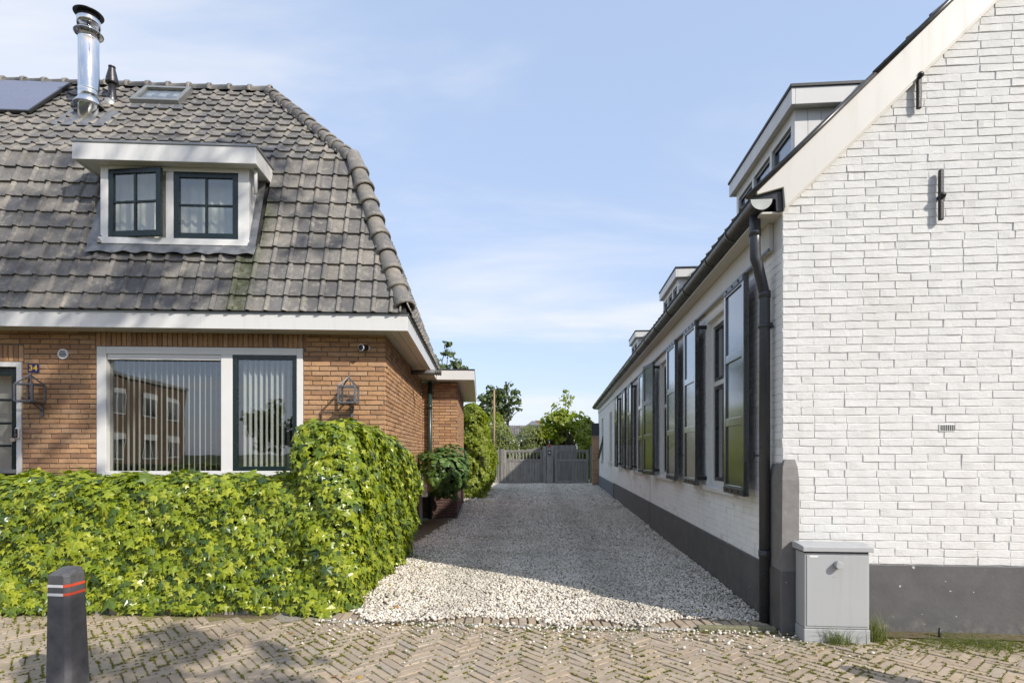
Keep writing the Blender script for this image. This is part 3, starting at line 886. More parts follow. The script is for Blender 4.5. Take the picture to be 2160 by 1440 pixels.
# ------------------------------------------------------------------ the white house
wh = empty('white_house', W_O, W_A)
tag(wh, 'white painted brick house with dark plinth, shuttered side windows and steep gable', 'house')
WL = 18.3; RIDGE = 4.0; SL = 0.984
gable = MB().prism([(0, 0), (8, 0), (8, 3.0), (4, 3.0 + SL * 4), (0, 3.0)], lambda p, q, t: (p, t, q), 0.0, 0.25)
gable_wall = gable.build('gable_wall', M['white_joint'], wh)
wv = brick_variants(12, 0.21, 0.047, 0.0042, 0.0016, 0.0018, 700)
CHW = 0.0553
gvent = (1.055, 1.165, 1.415, 1.475)
rows = lay(0.0, 3.6, 0.487, 5.6, CHW, 0.22, 0.0050, [gvent], lambda u: 3.10 + SL * u, seed=21, wild=0.012)
bM, bT = brick_xform(rows, 'x', 0.0, -1, 0.21, 0.047, 0.0009, 0.0045, 5)
pw = bT @ RW.T + np.array(W_O)
fx, fy = frame_px(pw)
vis = (fx > 1650) & (fx < 2150) & (fy > 5) & (fy < 1185) & ~((fx < 1840) & (fy > 1140))
prio = np.where(vis, np.abs(rows[:, 1] - 2.3), 50)
pieces('brick', 'more_bricks', wv, rng.integers(0, 12, len(rows)), bM, bT, M['white_brick'], gable_wall, 300, prio)

wins = [(1.03, 2.05), (3.72, 4.88), (6.47, 7.45), (9.16, 10.20)]
wins_b = [(12.75, 13.5), (15.9, 16.7)]
WZ0, WZ1 = 0.93, 2.66
holes = [(a, b, WZ0, WZ1) for a, b in wins] + [(a, b, 0.98, 2.5) for a, b in wins_b]
sw_ = MB(); wall_panel(sw_, 0.0, -1, 0.25, 0.2505, WL, 0, 3.0, holes, 'y')
sw_.box(0.25, 8.0, WL - 0.25, WL, 0, 3.0)
side_wall = sw_.build('side_wall', M['white_joint'], wh)
rows = lay(0.0, 12.1, 0.425, 2.76, CHW, 0.22, 0.006, holes, seed=31, wild=0.012)
rows2 = lay(12.1, WL, 0.425, 2.95, CHW, 0.22, 0.006, holes, seed=33, wild=0.012)
rows = np.concatenate([rows, rows2])
bM, bT = brick_xform(rows, 'y', 0.0, -1, 0.21, 0.047, 0.0010, 0.008, 6)
bM[:, :, 1] *= 0.45
joined('side_bricks', wv, rng.integers(0, 8, len(rows)), bM, bT, M['white_wall'], side_wall)

pl = MB().box(-0.016, 8.0, -0.018, -0.0005, -0.05, 0.487)
pl.build('gable_plinth', M['plinth'], wh, 0.006)
MB().box(-0.017, -0.0005, 0.0, 5.78, -0.05, 0.425).build('side_plinth', M['plinth'], wh, 0.005)
MB().box(-0.020, -0.0005, 5.80, 12.08, -0.05, 0.425).build('side_plinth', M['plinth'], wh, 0.005)
MB().box(-0.034, -0.0005, 12.1, WL, -0.05, 0.405).build('side_plinth', M['plinth_light'], wh, 0.005)
MB().box(-0.010, 0.0, 5.775, 5.80, 0.42, 0.93).build('joint_strip', M['white_paint'], wh, 0.002)

# corner guard of rendered stone
gp = [(-0.035, -0.075), (0.085, -0.075), (0.095, -0.02), (0.095, 0.02), (0.0, 0.19), (-0.035, 0.18)]
gd = MB()
prof = [(0.0, 1.0), (0.45, 1.0), (1.08, 0.97), (1.17, 0.80), (1.225, 0.45)]
vs = []
for z, k in prof:
    for p, q in gp:
        ox, oy = 0.02, 0.03
        if k < 0.98 and p < 0: p = p + (1 - k) * 0.09
        if k < 0.9 and q < 0: q = q + (1 - k) * 0.10
        vs.append((p + 0.004 * math.sin(z * 9 + q * 20), q + 0.004 * math.sin(z * 11 + p * 30), z))
fs = []
for i in range(len(prof) - 1):
    for a in range(6): fs.append((i * 6 + a, i * 6 + (a + 1) % 6, (i + 1) * 6 + (a + 1) % 6, (i + 1) * 6 + a))
fs.append(tuple(24 + a for a in range(6)))
gd.add(vs, fs)
gd.build('corner_guard', M['guard'], wh, 0.012, 3)
cg = MB().prism([(-0.042, -0.084), (0.092, -0.084), (0.104, -0.022), (0.104, 0.0), (0.0, 0.21), (-0.042, 0.195)], lambda p, q, t: (p, q, t), -0.02, 0.44)
cg.build('guard_plinth', M['plinth'], wh, 0.012, 3)

# wall anchors, air vent
for x, z0, z1, kz in ((0.908, 3.665, 3.92, 3.89), (1.053, 2.885, 3.235, 3.05)):
    a = MB().box(x - 0.014, x + 0.014, -0.048, -0.020, z0, z1)
    a = a.build('wall_anchor', M['iron'], wh, 0.006)
    MB().lathe([(0.0, -0.066), (0.018, -0.064), (0.022, -0.052), (0.018, -0.03), (0.012, 0.0)], (x, 0, kz), 10, 'y').build('anchor_bolt', M['iron'], a)
av = MB().box(1.058, 1.162, -0.008, 0.004, 1.418, 1.472).build('air_vent', M['white_paint'], wh, 0.002)
for i in range(8):
    x = 1.068 + i * 0.0122
    MB().box(x, x + 0.0055, -0.0095, -0.0075, 1.425, 1.465).build('slot', M['plastic_black'], av)

# roof, verge boards, eaves
roof = MB().prism([(-0.16, 3.10), (4.0, 7.28), (8.16, 3.10), (8.16, 3.0), (4.0, 7.16), (-0.16, 3.0)], lambda p, q, t: (p, t, q), 0.02, WL + 0.12).build('roof', M['underlay'], wh)
wh_roof = roof
vb = MB().prism([(0.0, 3.0), (-0.012, 3.145), (-0.19, 3.10), (-0.20, 3.125), (4.0, 7.18), (4.0, 6.935)], lambda p, q, t: (p, t, q), -0.055, -0.03)
vb.prism([(8.0, 3.0), (8.0, 3.145), (8.19, 3.10), (8.20, 3.125), (4.002, 7.18), (4.002, 6.935)], lambda p, q, t: (p, t, q), -0.055, -0.03)
vb.build('verge_board', M['cream_paint'], wh, 0.004)
MB().prism([(0.0, 2.985), (4.0, 6.92), (4.0, 6.975), (0.0, 3.04)], lambda p, q, t: (p, t, q), -0.038, -0.004).build('verge_fillet', M['cream_paint'], wh, 0.003)
for i in range(5):
    t0 = -0.255 + i * 0.86; t1 = t0 + 0.868
    p0 = (t0, -0.052, 3.135 + (t0 + 0.2) * 0.967 + 0.003); p1 = (t1, -0.052, 3.135 + (t1 + 0.2) * 0.967 - 0.001)
    MB().tube([p0, p1], [0.021, 0.0185], 10).build('verge_tile', M['zinc'], roof)
MB().box(-0.036, -0.002, 0.16, 12.08, 2.775, 2.975).build('eave_board', M['cream_paint'], wh, 0.004)
MB().box(-0.022, -0.002, 12.1, WL, 2.80, 2.955).build('eave_board', M['white_paint'], wh, 0.004)
MB().box(-0.15, -0.001, -0.01, WL + 0.1, 2.977, 2.993).build('soffit', M['cream_paint'], wh, 0.003)
MB().box(-0.045, -0.037, 0.14, 12.08, 2.765, 2.785).build('eave_dark_strip', M['anthracite_matt'], wh)  # dark strip along the bottom edge of the eave board

# half-round gutter
gcx, gcz, gr = -0.155, 3.075, 0.075
def gutter_prof(r):
    return [(gcx + r * math.cos(a), gcz + r * math.sin(a)) for a in np.linspace(math.pi, 2 * math.pi, 13)]
o_, i_ = gutter_prof(gr), gutter_prof(gr - 0.005)
gm = MB(); y0, y1 = -0.03, WL + 0.2
nn = len(o_)
for ring, rev in ((o_, False), (i_, True)):
    b = len(gm.v)
    vs = [(p, y0, q) for p, q in ring] + [(p, y1, q) for p, q in ring]
    fs = [(i, i + 1, nn + i + 1, nn + i) for i in range(nn - 1)]
    gm.add(vs, [f[::-1] for f in fs] if rev else fs, True)
gutter = gm.build('gutter', M['zinc'], wh)
MB().tube([(gcx - gr, y0, gcz + 0.004), (gcx - gr, y1, gcz + 0.004)], 0.010, 8).build('gutter_bead', M['zinc'], gutter)
MB().prism(o_, lambda p, q, t: (p, t, q), -0.034, -0.028).build('end_cap', M['zinc_cap'], gutter)
MB().prism([(-0.012, 2.99), (-0.012, 3.13), (-0.26, 3.10), (-0.235, 3.085), (-0.055, 3.075), (-0.05, 2.99)], lambda p, q, t: (p, t, q), -0.027, 0.0).build('gutter_end_box', M['anthracite_matt'], gutter)  # dark box closing the gutter end below the verge board
sj = [0.57, 1.22] + [2.17 + 0.94 * i for i in range(18)]
for s in sj:
    rg = MB(); ro, ri = gutter_prof(gr + 0.006), gutter_prof(gr + 0.0005)
    vs = [(p, s, q) for p, q in ro] + [(p, s + 0.028, q) for p, q in ro] + [(p, s, q) for p, q in ri] + [(p, s + 0.028, q) for p, q in ri]
    fs = []
    for i in range(nn - 1):
        fs += [(i, i + 1, nn + i + 1, nn + i), (2 * nn + i, 2 * nn + i + 1, i + 1, i), (nn + i, nn + i + 1, 3 * nn + i + 1, 3 * nn + i)]
    rg.add(vs, fs, True)
    rg.build('gutter_bracket', M['zinc'], gutter)
# downpipe with a swan neck
dp = MB().tube([(gcx, 0.10, 3.02), (gcx, 0.10, 2.80), (gcx + 0.004, 0.105, 2.70), (gcx + 0.02, 0.11, 2.66), (gcx + 0.075, 0.15, 2.49), (gcx + 0.086, 0.155, 2.45), (gcx + 0.088, 0.155, 2.40), (gcx + 0.088, 0.155, 0.02)], 0.039, 16)
dpo = dp.build('downpipe', M['pipe'], wh)
for z, r, x, y in ((2.86, 0.043, gcx, 0.10), (2.42, 0.043, gcx + 0.088, 0.155), (0.50, 0.044, gcx + 0.088, 0.155)):
    MB().lathe([(r, 0), (r, 0.05)], (x, y, z), 16).build('pipe_socket', M['pipe'], dpo)
cl = MB().lathe([(0.047, 0), (0.047, 0.02)], (gcx + 0.088, 0.155, 2.20), 16)
cl.box(gcx + 0.12, 0.0, 0.150, 0.162, 2.204, 2.216).box(gcx + 0.13, gcx + 0.142, 0.14, 0.17, 2.195, 2.235)
cl.build('pipe_clamp', M['pipe'], dpo)

# windows along the side wall
def side_window(a, b, z0, z1, frame_mat, sash_mat, part, opened=False):
    fr = MB(); d = 0.07; w = 0.065
    for x0, x1, wd in ((0.045, 0.12, w),):
        fr.box(x0, x1, a, a + wd, z0, z1).box(x0, x1, b - wd, b, z0, z1).box(x0, x1, a + wd, b - wd, z1 - wd, z1).box(x0, x1, a + wd, b - wd, z0, z0 + wd * 0.8)
    zt = z0 + (z1 - z0) * 0.60
    fr.box(0.052, 0.118, a + w, b - w, zt, zt + 0.05)
    wo = fr.build('window', frame_mat, wh, 0.004)
    ia, ib = a + w, b - w
    for q0, q1 in ((z0 + w * 0.8, zt), (zt + 0.05, z1 - w)):
        if opened and q0 < zt - 0.1: continue
        s = MB(); k = 0.035
        s.box(0.06, 0.10, ia + 0.002, ia + k, q0 + 0.002, q1 - 0.002).box(0.06, 0.10, ib - k, ib - 0.002, q0 + 0.002, q1 - 0.002)
        s.box(0.06, 0.10, ia + k, ib - k, q1 - k, q1 - 0.002).box(0.06, 0.10, ia + k, ib - k, q0 + 0.002, q0 + k)
        s.build('sash', sash_mat, wo, 0.003)
        MB().box(0.078, 0.084, ia + k, ib - k, q0 + k, q1 - k).build('pane', M['glass'], wo)
    if opened:
        k = 0.035; q0, q1 = z0 + w * 0.8, zt
        s = MB(); ang = R(14); h = q1 - q0
        dz, dx = -math.cos(ang), -math.sin(ang)
        def pt(u, v): return Vector((0.055 + dx * v, u, q1 + dz * v))
        for u0, u1, v0, v1 in ((ia, ia + k, 0, h), (ib - k, ib, 0, h), (ia + k, ib - k, 0, k), (ia + k, ib - k, h - k, h)):
            s.obox((pt(u0, v0) + pt(u1, v1)) / 2, Vector((0, (u1 - u0) / 2, 0)), Vector((dx, 0, dz)) * (v1 - v0) / 2, Vector((-dz, 0, dx)) * 0.018)
        so_ = s.build('open_sash', M['green_pipe'], wo, 0.003)
        MB().obox(pt((ia + ib) / 2, h / 2), Vector((0, (ib - ia) / 2 - k, 0)), Vector((dx, 0, dz)) * (h / 2 - k), Vector((-dz, 0, dx)) * 0.003).build('pane', M['glass'], wo)
    MB().box(-0.045, 0.06, a - 0.05, b + 0.05, z0 - 0.055, z0 - 0.002).build('sill', M['white_paint'], wo, 0.006)
    rm = MB().box(0.27, 0.85, a - 0.3, b + 0.3, z0 - 0.3, z1 + 0.2)
    rm.f = [f[::-1] for f in rm.f if True][:]
    rm.f = [f for i, f in enumerate(rm.f) if i != 5]; rm.s = rm.s[:5]
    rm.build('room', M['room_dark'], wo)
    return wo
for a, b in wins: side_window(a, b, WZ0, WZ1, M['white_frame'], M['anthracite_matt'], 'window')
for i, (a, b) in enumerate(wins_b): side_window(a, b, 0.98, 2.5, M['white_frame'], M['anthracite_matt'], 'window', i == 1)

# shutters
def shutter(s0, o0, s1, o1):
    """free standing panel shutter from (s0, offset o0) to (s1, offset o1); offsets are the back face"""
    z0, z1 = 0.92, 2.71; t = 0.044; k = 0.052
    a, b = Vector((-o0, s0, 0)), Vector((-o1, s1, 0))
    d = (b - a); w = d.length; d.normalize(); nrm = Vector((-d.y, d.x, 0))
    if nrm.x > 0: nrm = -nrm
    def blk(mb, u0, u1, n0, n1, q0, q1):
        c = a + d * (u0 + u1) / 2 + nrm * (n0 + n1) / 2 + Vector((0, 0, (q0 + q1) / 2))
        mb.obox(c, d * (u1 - u0) / 2, nrm * (n1 - n0) / 2, Vector((0, 0, (q1 - q0) / 2)))
    fr = MB()
    blk(fr, 0, k, 0, t, z0, z1); blk(fr, w - k, w, 0, t, z0, z1)
    rails = [(z0, z0 + 0.075), (1.50, 1.57), (2.05, 2.12), (z1 - 0.075, z1)]
    for q0, q1 in rails: blk(fr, k, w - k, 0.002, t - 0.001, q0, q1)
    fo = fr.build('shutter', M['anthracite'], wh, 0.004)
    for (q0, q1), (r0, r1) in zip(rails[:-1], rails[1:]):
        p = MB(); blk(p, k, w - k, 0.012, t - 0.014, q1, r0); p.build('panel', M['anthracite'], fo)
    for zc in (z0 + 0.032, z1 - 0.032):
        p = MB(); blk(p, 0.004, w - 0.004, t, t + 0.006, zc - 0.026, zc + 0.026)
        so_ = p.build('strap', M['anthracite_matt'], fo, 0.003)
        for u in (0.10, 0.26, 0.42):
            q = MB(); blk(q, u - 0.010, u + 0.010, t + 0.006, t + 0.013, zc - 0.010, zc + 0.010); q.build('bolt', M['iron'], fo, 0.004)
    return fo
def hinge(s, z):
    MB().box(-0.10, -0.002, s - 0.012, s + 0.012, z - 0.02, z + 0.02).build('shutter_hinge', M['iron'], wh, 0.004)
shl = [(1.005, .078, .465, .078), (2.07, .078, 2.63, .078), (3.70, .078, 3.14, .078), (4.90, .07, 5.42, .14), (6.44, .078, 5.88, .078), (7.48, .078, 8.04, .078), (9.13, .078, 8.57, .078), (10.23, .078, 10.79, .078)]
for q in shl: shutter(*q)
for s in (2.06, 4.89, 7.47, 10.22):
    for z in (1.0, 2.62): hinge(s, z)
for s, z in ((0.40, 1.25), (3.05, 1.25)):
    MB().tube([(-0.002, s, z), (-0.06, s, z)], 0.007, 8).box(-0.066, -0.058, s - 0.004, s + 0.004, z - 0.028, z + 0.03).build('shutter_hook', M['iron'], wh)

# roof dormers facing the driveway
def side_dormer(s0, s1, nwin):
    xf, xw, z0, z1 = 0.35, 0.405, 4.185, 4.325
    top = MB().box(xf - 0.012, 1.75, s0 - 0.012, s1 + 0.012, z1, z1 + 0.028).build('dormer', M['black_trim'], wh, 0.004)
    MB().box(xf, xf + 0.03, s0, s1, z0, z1 - 0.0005).build('dormer_fascia', M['white_paint'], top, 0.003)
    for s in (s0, s1 - 0.03):
        MB().box(xf + 0.031, 1.6, s, s + 0.03, z0, z1 - 0.0005).build('dormer_fascia', M['white_paint'], top, 0.003)
    MB().box(xf + 0.031, 1.6, s0 + 0.031, s1 - 0.031, z0 + 0.01, z0 + 0.03).build('dormer_soffit', M['white_paint'], top)
    a, b = s0 + 0.13, s1 - 0.13
    fr = MB(); w = 0.05
    xs2 = np.linspace(a, b, nwin + 1)
    for x in xs2: fr.box(xw, xw + 0.08, x - w / 2, x + w / 2, 3.45, z0 + 0.009)
    for p, q in zip(xs2[:-1], xs2[1:]):
        fr.box(xw + 0.002, xw + 0.078, p + w / 2, q - w / 2, z0 - 0.09, z0 + 0.008).box(xw + 0.002, xw + 0.078, p + w / 2, q - w / 2, 3.45, 3.64)
    fr.build('dormer_frame', M['white_frame'], top, 0.003)
    for p, q in zip(xs2[:-1], xs2[1:]):
        u0, u1, q0, q1 = p + w / 2, q - w / 2, 3.64, z0 - 0.09
        s = MB(); k = 0.03
        s.box(xw + 0.02, xw + 0.06, u0, u0 + k, q0, q1).box(xw + 0.02, xw + 0.06, u1 - k, u1, q0, q1).box(xw + 0.02, xw + 0.06, u0 + k, u1 - k, q1 - k, q1).box(xw + 0.02, xw + 0.06, u0 + k, u1 - k, q0, q0 + k)
        s.build('dormer_sash', M['anthracite'], top, 0.002)
        MB().box(xw + 0.036, xw + 0.042, u0 + k, u1 - k, q0 + k, q1 - k).build('dormer_pane', M['glass'], top)
    for s, sg in ((a - 0.025, -1), (b + 0.025, 1)):
        x = xw + 0.002
        while x < 1.5:
            lo, hi = sorted((s, s + sg * 0.022))
            MB().box(x, x + 0.108, lo, hi, 3.4, z0 + 0.009).build('cheek_board', M['white_frame'], top, 0.003); x += 0.11
    MB().box(xw + 0.35, xw + 0.37, a, b, 3.5, z0).build('dormer_interior', M['room'], top)
side_dormer(0.72, 2.46, 3)
side_dormer(5.40, 6.92, 3)
side_dormer(10.3, 11.58, 2)

# brick pier at the far end of the house, beside the gate
pier = empty('brick_pier', w2(-0.16, WL - 0.25), W_A)
tag(pier, 'narrow red brick pier with dark panel on top at the end of the white house', 'pier')
pr = MB().box(-0.10, 0.14, -0.1, 0.1, -0.02, 1.95).build('pier_core', M['pale_mortar'], pier)
rw = lay(-0.10, 0.14, 0.0, 1.95, 0.06, 0.22, 0.009, seed=9)
bv2 = brick_variants(5, 0.21, 0.05, 0.007, 0.001, 0.003, 760)
m_, t_ = brick_xform(rw, 'x', -0.1, -1, 0.21, 0.05, 0.001, 0.004, 8)
pieces('brick', 'more_bricks', bv2, rng.integers(0, 5, len(rw)), m_, t_, M['brick'], pr, 300)
MB().box(-0.13, 0.15, -0.13, 0.13, 1.952, 2.42).build('cap_panel', M['anthracite_matt'], pier, 0.01)

# ------------------------------------------------------------------ the orange brick house
bh = empty('brick_house', L_O, L_A)
tag(bh, 'orange brick house with steep grey tiled hip roof and white dormer', 'house')
EO = 0.3075                    # eaves overhang
ZE, KB, ZB, KR, ZR = 2.85, 0.775, 4.955, 2.425, 6.82
XL = -9.0                      # the front runs on to the left, past the picture
DEPTH = 2 * (KR - EO)          # wall depth
CHL = 0.0574
WX0, WX1, WZB, WZT = -3.296, -0.956, 0.985, 2.505
DX0, DX1, DZT = -5.13, -4.135, 2.315
fholes = [(WX0, WX1, WZB, WZT), (DX0, DX1, 0.0, DZT)]
fw = MB(); wall_panel(fw, 0.0, -1, 0.2, XL, -0.2002, 0, 2.70, fholes, 'x')
front_wall = fw.build('front_wall', M['mortar'], bh)
sdw = MB(); wall_panel(sdw, 0.0, 1, 0.2, 0.0, DEPTH, 0, 2.70, [], 'y')
side_w = sdw.build('side_wall', M['mortar'], bh)
bv = brick_variants(8, 0.21, 0.048, 0.010, 0.0012, 0.0035, 720)
# soldier courses over window and door
sol = []
for u in np.arange(WX0 - 0.02, WX1 + 0.02, 0.0575): sol.append((u + 0.028, (WZT + 2.69) / 2 + 0.005, 0.178, 0.0485))
for u in np.arange(DX0 - 0.02, DX1 - 0.01, 0.0575): sol.append((u + 0.028, DZT + 0.10, 0.19, 0.0485))
sol = np.array(sol)
bholes = [(WX0, WX1, WZB, WZT), (WX0 - 0.02, WX1 + 0.03, WZT, 2.75), (DX0, DX1, 0.0, DZT), (DX0 - 0.02, DX1 + 0.02, DZT, DZT + 0.205)]
rows = lay(XL, 0.004, 0.0, 2.69, CHL, 0.22, 0.0095, bholes, seed=41)
fM, fT = brick_xform(rows, 'x', 0.0, -1, 0.21, 0.048, 0.0012, 0.005, 12)
ns = len(sol)
r_ = np.random.default_rng(77)
sM = np.zeros((ns, 3, 3)); a_ = math.pi / 2 + r_.normal(0, 0.008, ns)
sM[:, 0, 0] = np.cos(a_); sM[:, 0, 2] = np.sin(a_); sM[:, 2, 0] = -np.sin(a_); sM[:, 2, 2] = np.cos(a_); sM[:, 1, 1] = 1
Sc = np.zeros((ns, 3, 3)); Sc[:, 0, 0] = sol[:, 2] / 0.21; Sc[:, 1, 1] = 1; Sc[:, 2, 2] = sol[:, 3] / 0.048
sM = np.einsum('nij,njk->nik', sM, Sc)
sT = np.stack([sol[:, 0], np.full(ns, 0.0) + r_.normal(0, 0.001, ns), sol[:, 1]], 1)
cl_, sl_ = math.cos(L_A), math.sin(L_A)
RL = np.array([[cl_, -sl_, 0], [sl_, cl_, 0], [0, 0, 1]])
aM = np.concatenate([fM, sM]); aT = np.concatenate([fT, sT])
fx, fy = frame_px(aT @ RL.T + np.array(L_O))
seen = (fx > 20) & (fx < 812) & (fy > 703) & ((fy < 985) & (fx < 215) | (fy < 880) & (fx > 640) | (fy < 735))
prio = np.where(seen, -aT[:, 0] * 0.01 + np.abs(aT[:, 2] - 1.9), 50)
pieces('brick', 'more_bricks', bv, rng.integers(0, 8, len(aT)), aM, aT, M['brick'], front_wall, 300, prio)
rows = lay(-0.004, DEPTH, 0.0, 2.69, CHL, 0.22, 0.0095, seed=43)
gM, gT = brick_xform(rows, 'y', 0.0, 1, 0.21, 0.048, 0.0012, 0.005, 13)
joined('side_bricks', bv, rng.integers(0, 8, len(rows)), gM, gT, M['brick'], side_w)

# extension with a flat roof further down the drive
EX, EY0, EY1 = 0.679, 4.30, 8.5
ext = MB(); wall_panel(ext, EY0, -1, 0.2, 0.0, EX - 0.2002, 0, 2.64, [], 'x'); wall_panel(ext, EX, 1, 0.2, EY0, EY1, 0, 2.64, [], 'y')
ext_wall = ext.build('extension_wall', M['mortar'], bh)
r1 = lay(0.0, EX + 0.004, 0.0, 2.64, CHL, 0.22, 0.0095, seed=45); r2 = lay(EY0 - 0.004, EY1, 0.0, 2.64, CHL, 0.22, 0.0095, seed=46)
m1_, t1_ = brick_xform(r1, 'x', EY0, -1, 0.21, 0.048, 0.001, 0.004, 14); m2_, t2_ = brick_xform(r2, 'y', EX, 1, 0.21, 0.048, 0.001, 0.004, 15)
mA, tA = np.concatenate([m1_, m2_]), np.concatenate([t1_, t2_])
lowm = tA[:, 2] < 0.60
joined('extension_bricks', bv, rng.integers(0, 8, (~lowm).sum()), mA[~lowm], tA[~lowm], M['brick'], ext_wall)
joined('plinth_bricks', bv, rng.integers(0, 8, lowm.sum()), mA[lowm], tA[lowm], M['plinth_brick'], ext_wall)
er = MB().box(EO + 0.006, EX + 0.345, 3.95, EY1 + 0.2, 2.655, 2.835).build('extension_roof', M['white_paint'], bh, 0.004)
MB().box(EO + 0.006, EX + 0.353, 3.942, EY1 + 0.2, 2.8355, 2.86).build('roof_edge', M['black_trim'], er, 0.003)
gdp = MB().tube([(0.16, EY0 - 0.07, 2.65), (0.16, EY0 - 0.07, 0.0)], 0.040, 14).build('downpipe', M['green_pipe'], bh)
MB().lathe([(0.046, 0), (0.046, 0.09)], (0.16, EY0 - 0.07, 2.12), 14).build('pipe_socket', M['green_pipe'], gdp)
fl = MB().tube([(-0.02, 2.50, 2.585), (0.50, 2.50, 2.585)], 0.042, 16).build('wall_flue', M['grey_pipe'], bh)
for x in (0.41, 0.445, 0.48): MB().lathe([(0.040, 0), (0.052, 0.004), (0.052, 0.014), (0.040, 0.018)], (x, 2.50, 2.585), 16, 'x').build('flue_ring', M['grey_pipe'], fl)

# eaves: fascia, soffit boards, gutter trim
fas = MB()
fas.box(XL, -4.602, -EO, -EO + 0.03, 2.664, 2.838); fas.box(-4.60, -2.002, -EO + 0.0006, -EO + 0.03, 2.6645, 2.838); fas.box(-2.0, EO, -EO, -EO + 0.03, 2.664, 2.838)
fas.box(EO - 0.03, EO, -EO + 0.0302, DEPTH + EO, 2.664, 2.838)
fascia = fas.build('eaves_fascia', M['white_paint'], bh, 0.003)
tr = MB(); tr.box(XL, EO + 0.012, -EO - 0.012, -EO + 0.06, 2.8385, 2.850); tr.box(EO - 0.06, EO + 0.012, -EO + 0.0602, DEPTH + EO + 0.012, 2.8385, 2.850)
tr.build('eaves_trim', M['trim_grey'], fascia, 0.002)
bt = MB(); bt.box(XL, EO + 0.016, -EO - 0.016, -EO + 0.05, 2.8505, 2.866); bt.box(EO - 0.05, EO + 0.016, -EO + 0.0502, DEPTH + EO + 0.016, 2.8505, 2.866)
bt.build('gutter_edge', M['black_trim'], fascia, 0.003)
for i in range(3):
    y0 = -EO + 0.032 + i * 0.092
    MB().box(XL, -0.0, y0, y0 + 0.088, 2.672, 2.690).build('soffit_board', M['cream_paint'], fascia, 0.004)
for i in range(3):
    x0 = EO - 0.032 - 0.088 - i * 0.092
    MB().box(x0, x0 + 0.088, -EO + 0.032, DEPTH + EO, 2.6725, 2.690).build('soffit_board', M['cream_paint'], fascia, 0.004)

# ---- roof
YR = -EO + KR
e = 0.045
def rp(k, side):
    """height of the roof underlay at plan distance k from the eaves"""
    return ZE + (ZB - ZE) * k / KB if k <= KB else ZB + (ZR - ZB) * (k - KB) / (KR - KB)
xe, yf, yb = EO, -EO, DEPTH + EO
und = MB()
A = [(XL, yf, ZE), (xe, yf, ZE), (xe - KB, yf + KB, ZB), (XL, yf + KB, ZB), (xe - KR, YR, ZR), (XL, YR, ZR), (xe, yb, ZE), (xe - KB, yb - KB, ZB), (XL, yb, ZE), (XL, yb - KB, ZB)]
kz = lambda z: (z - ZE) * KB / (ZB - ZE)
hx0, hx1, hz0, hz1 = -3.25, -1.585, 3.70, 4.70
def fp(x, z): return (x, yf + kz(z), z)
und.add([A[0], fp(hx0, ZE), fp(hx0, ZB), A[3]], [(0, 1, 2, 3)]); und.add([fp(hx1, ZE), A[1], A[2], fp(hx1, ZB)], [(0, 1, 2, 3)])
und.add([fp(hx0, ZE), fp(hx1, ZE), fp(hx1, hz0), fp(hx0, hz0)], [(0, 1, 2, 3)]); und.add([fp(hx0, hz1), fp(hx1, hz1), fp(hx1, ZB), fp(hx0, ZB)], [(0, 1, 2, 3)])
und.add(A, [(3, 2, 4, 5), (1, 6, 7, 2), (2, 7, 4), (6, 8, 9, 7), (7, 9, 5, 4), (0, 3, 5, 9, 8)])
roof = und.build('roof', M['underlay'], bh)
# tile shape: flat pan with a roll on its right edge and a thick lower lip
TP, TL, TPITCH = 0.1985, 0.262, 0.2235
def tile_variants(n):
    out = []
    prof = [(0.0, 0.008), (0.006, 0.001), (0.020, 0.0), (0.078, -0.001), (0.136, 0.0), (0.147, 0.003), (0.152, 0.017), (0.163, 0.027), (0.177, 0.027), (0.190, 0.018), (0.2005, 0.008)]
    for q in range(n):
        r = np.random.default_rng(800 + q)
        V = []; F = []
        m = len(prof)
        jz = r.normal(0, 0.0012, m)
        for t, lift in ((0.0, 0.031), (1.0, 0.002)):
            for i, (x, z) in enumerate(prof): V.append((x - TP / 2 + r.normal(0, 0.0004), t * TL + (0.004 if 0.14 < x < 0.195 and t == 0 else 0.0) * -1 + r.normal(0, 0.0006), z + lift + jz[i]))
        for i, (x, z) in enumerate(prof): V.append((x - TP / 2, 0.003, z + 0.004))
        for i in range(m - 1):
            F += [(i, i + 1, m + i + 1), (i, m + i + 1, m + i), (2 * m + i, 2 * m + i + 1, i + 1), (2 * m + i, i + 1, i)]
        # closed right flank of the roll
        out.append((np.array(V), np.array(F)))
    return out
tv = tile_variants(6)
tileT, tileM, tileW = [], [], []
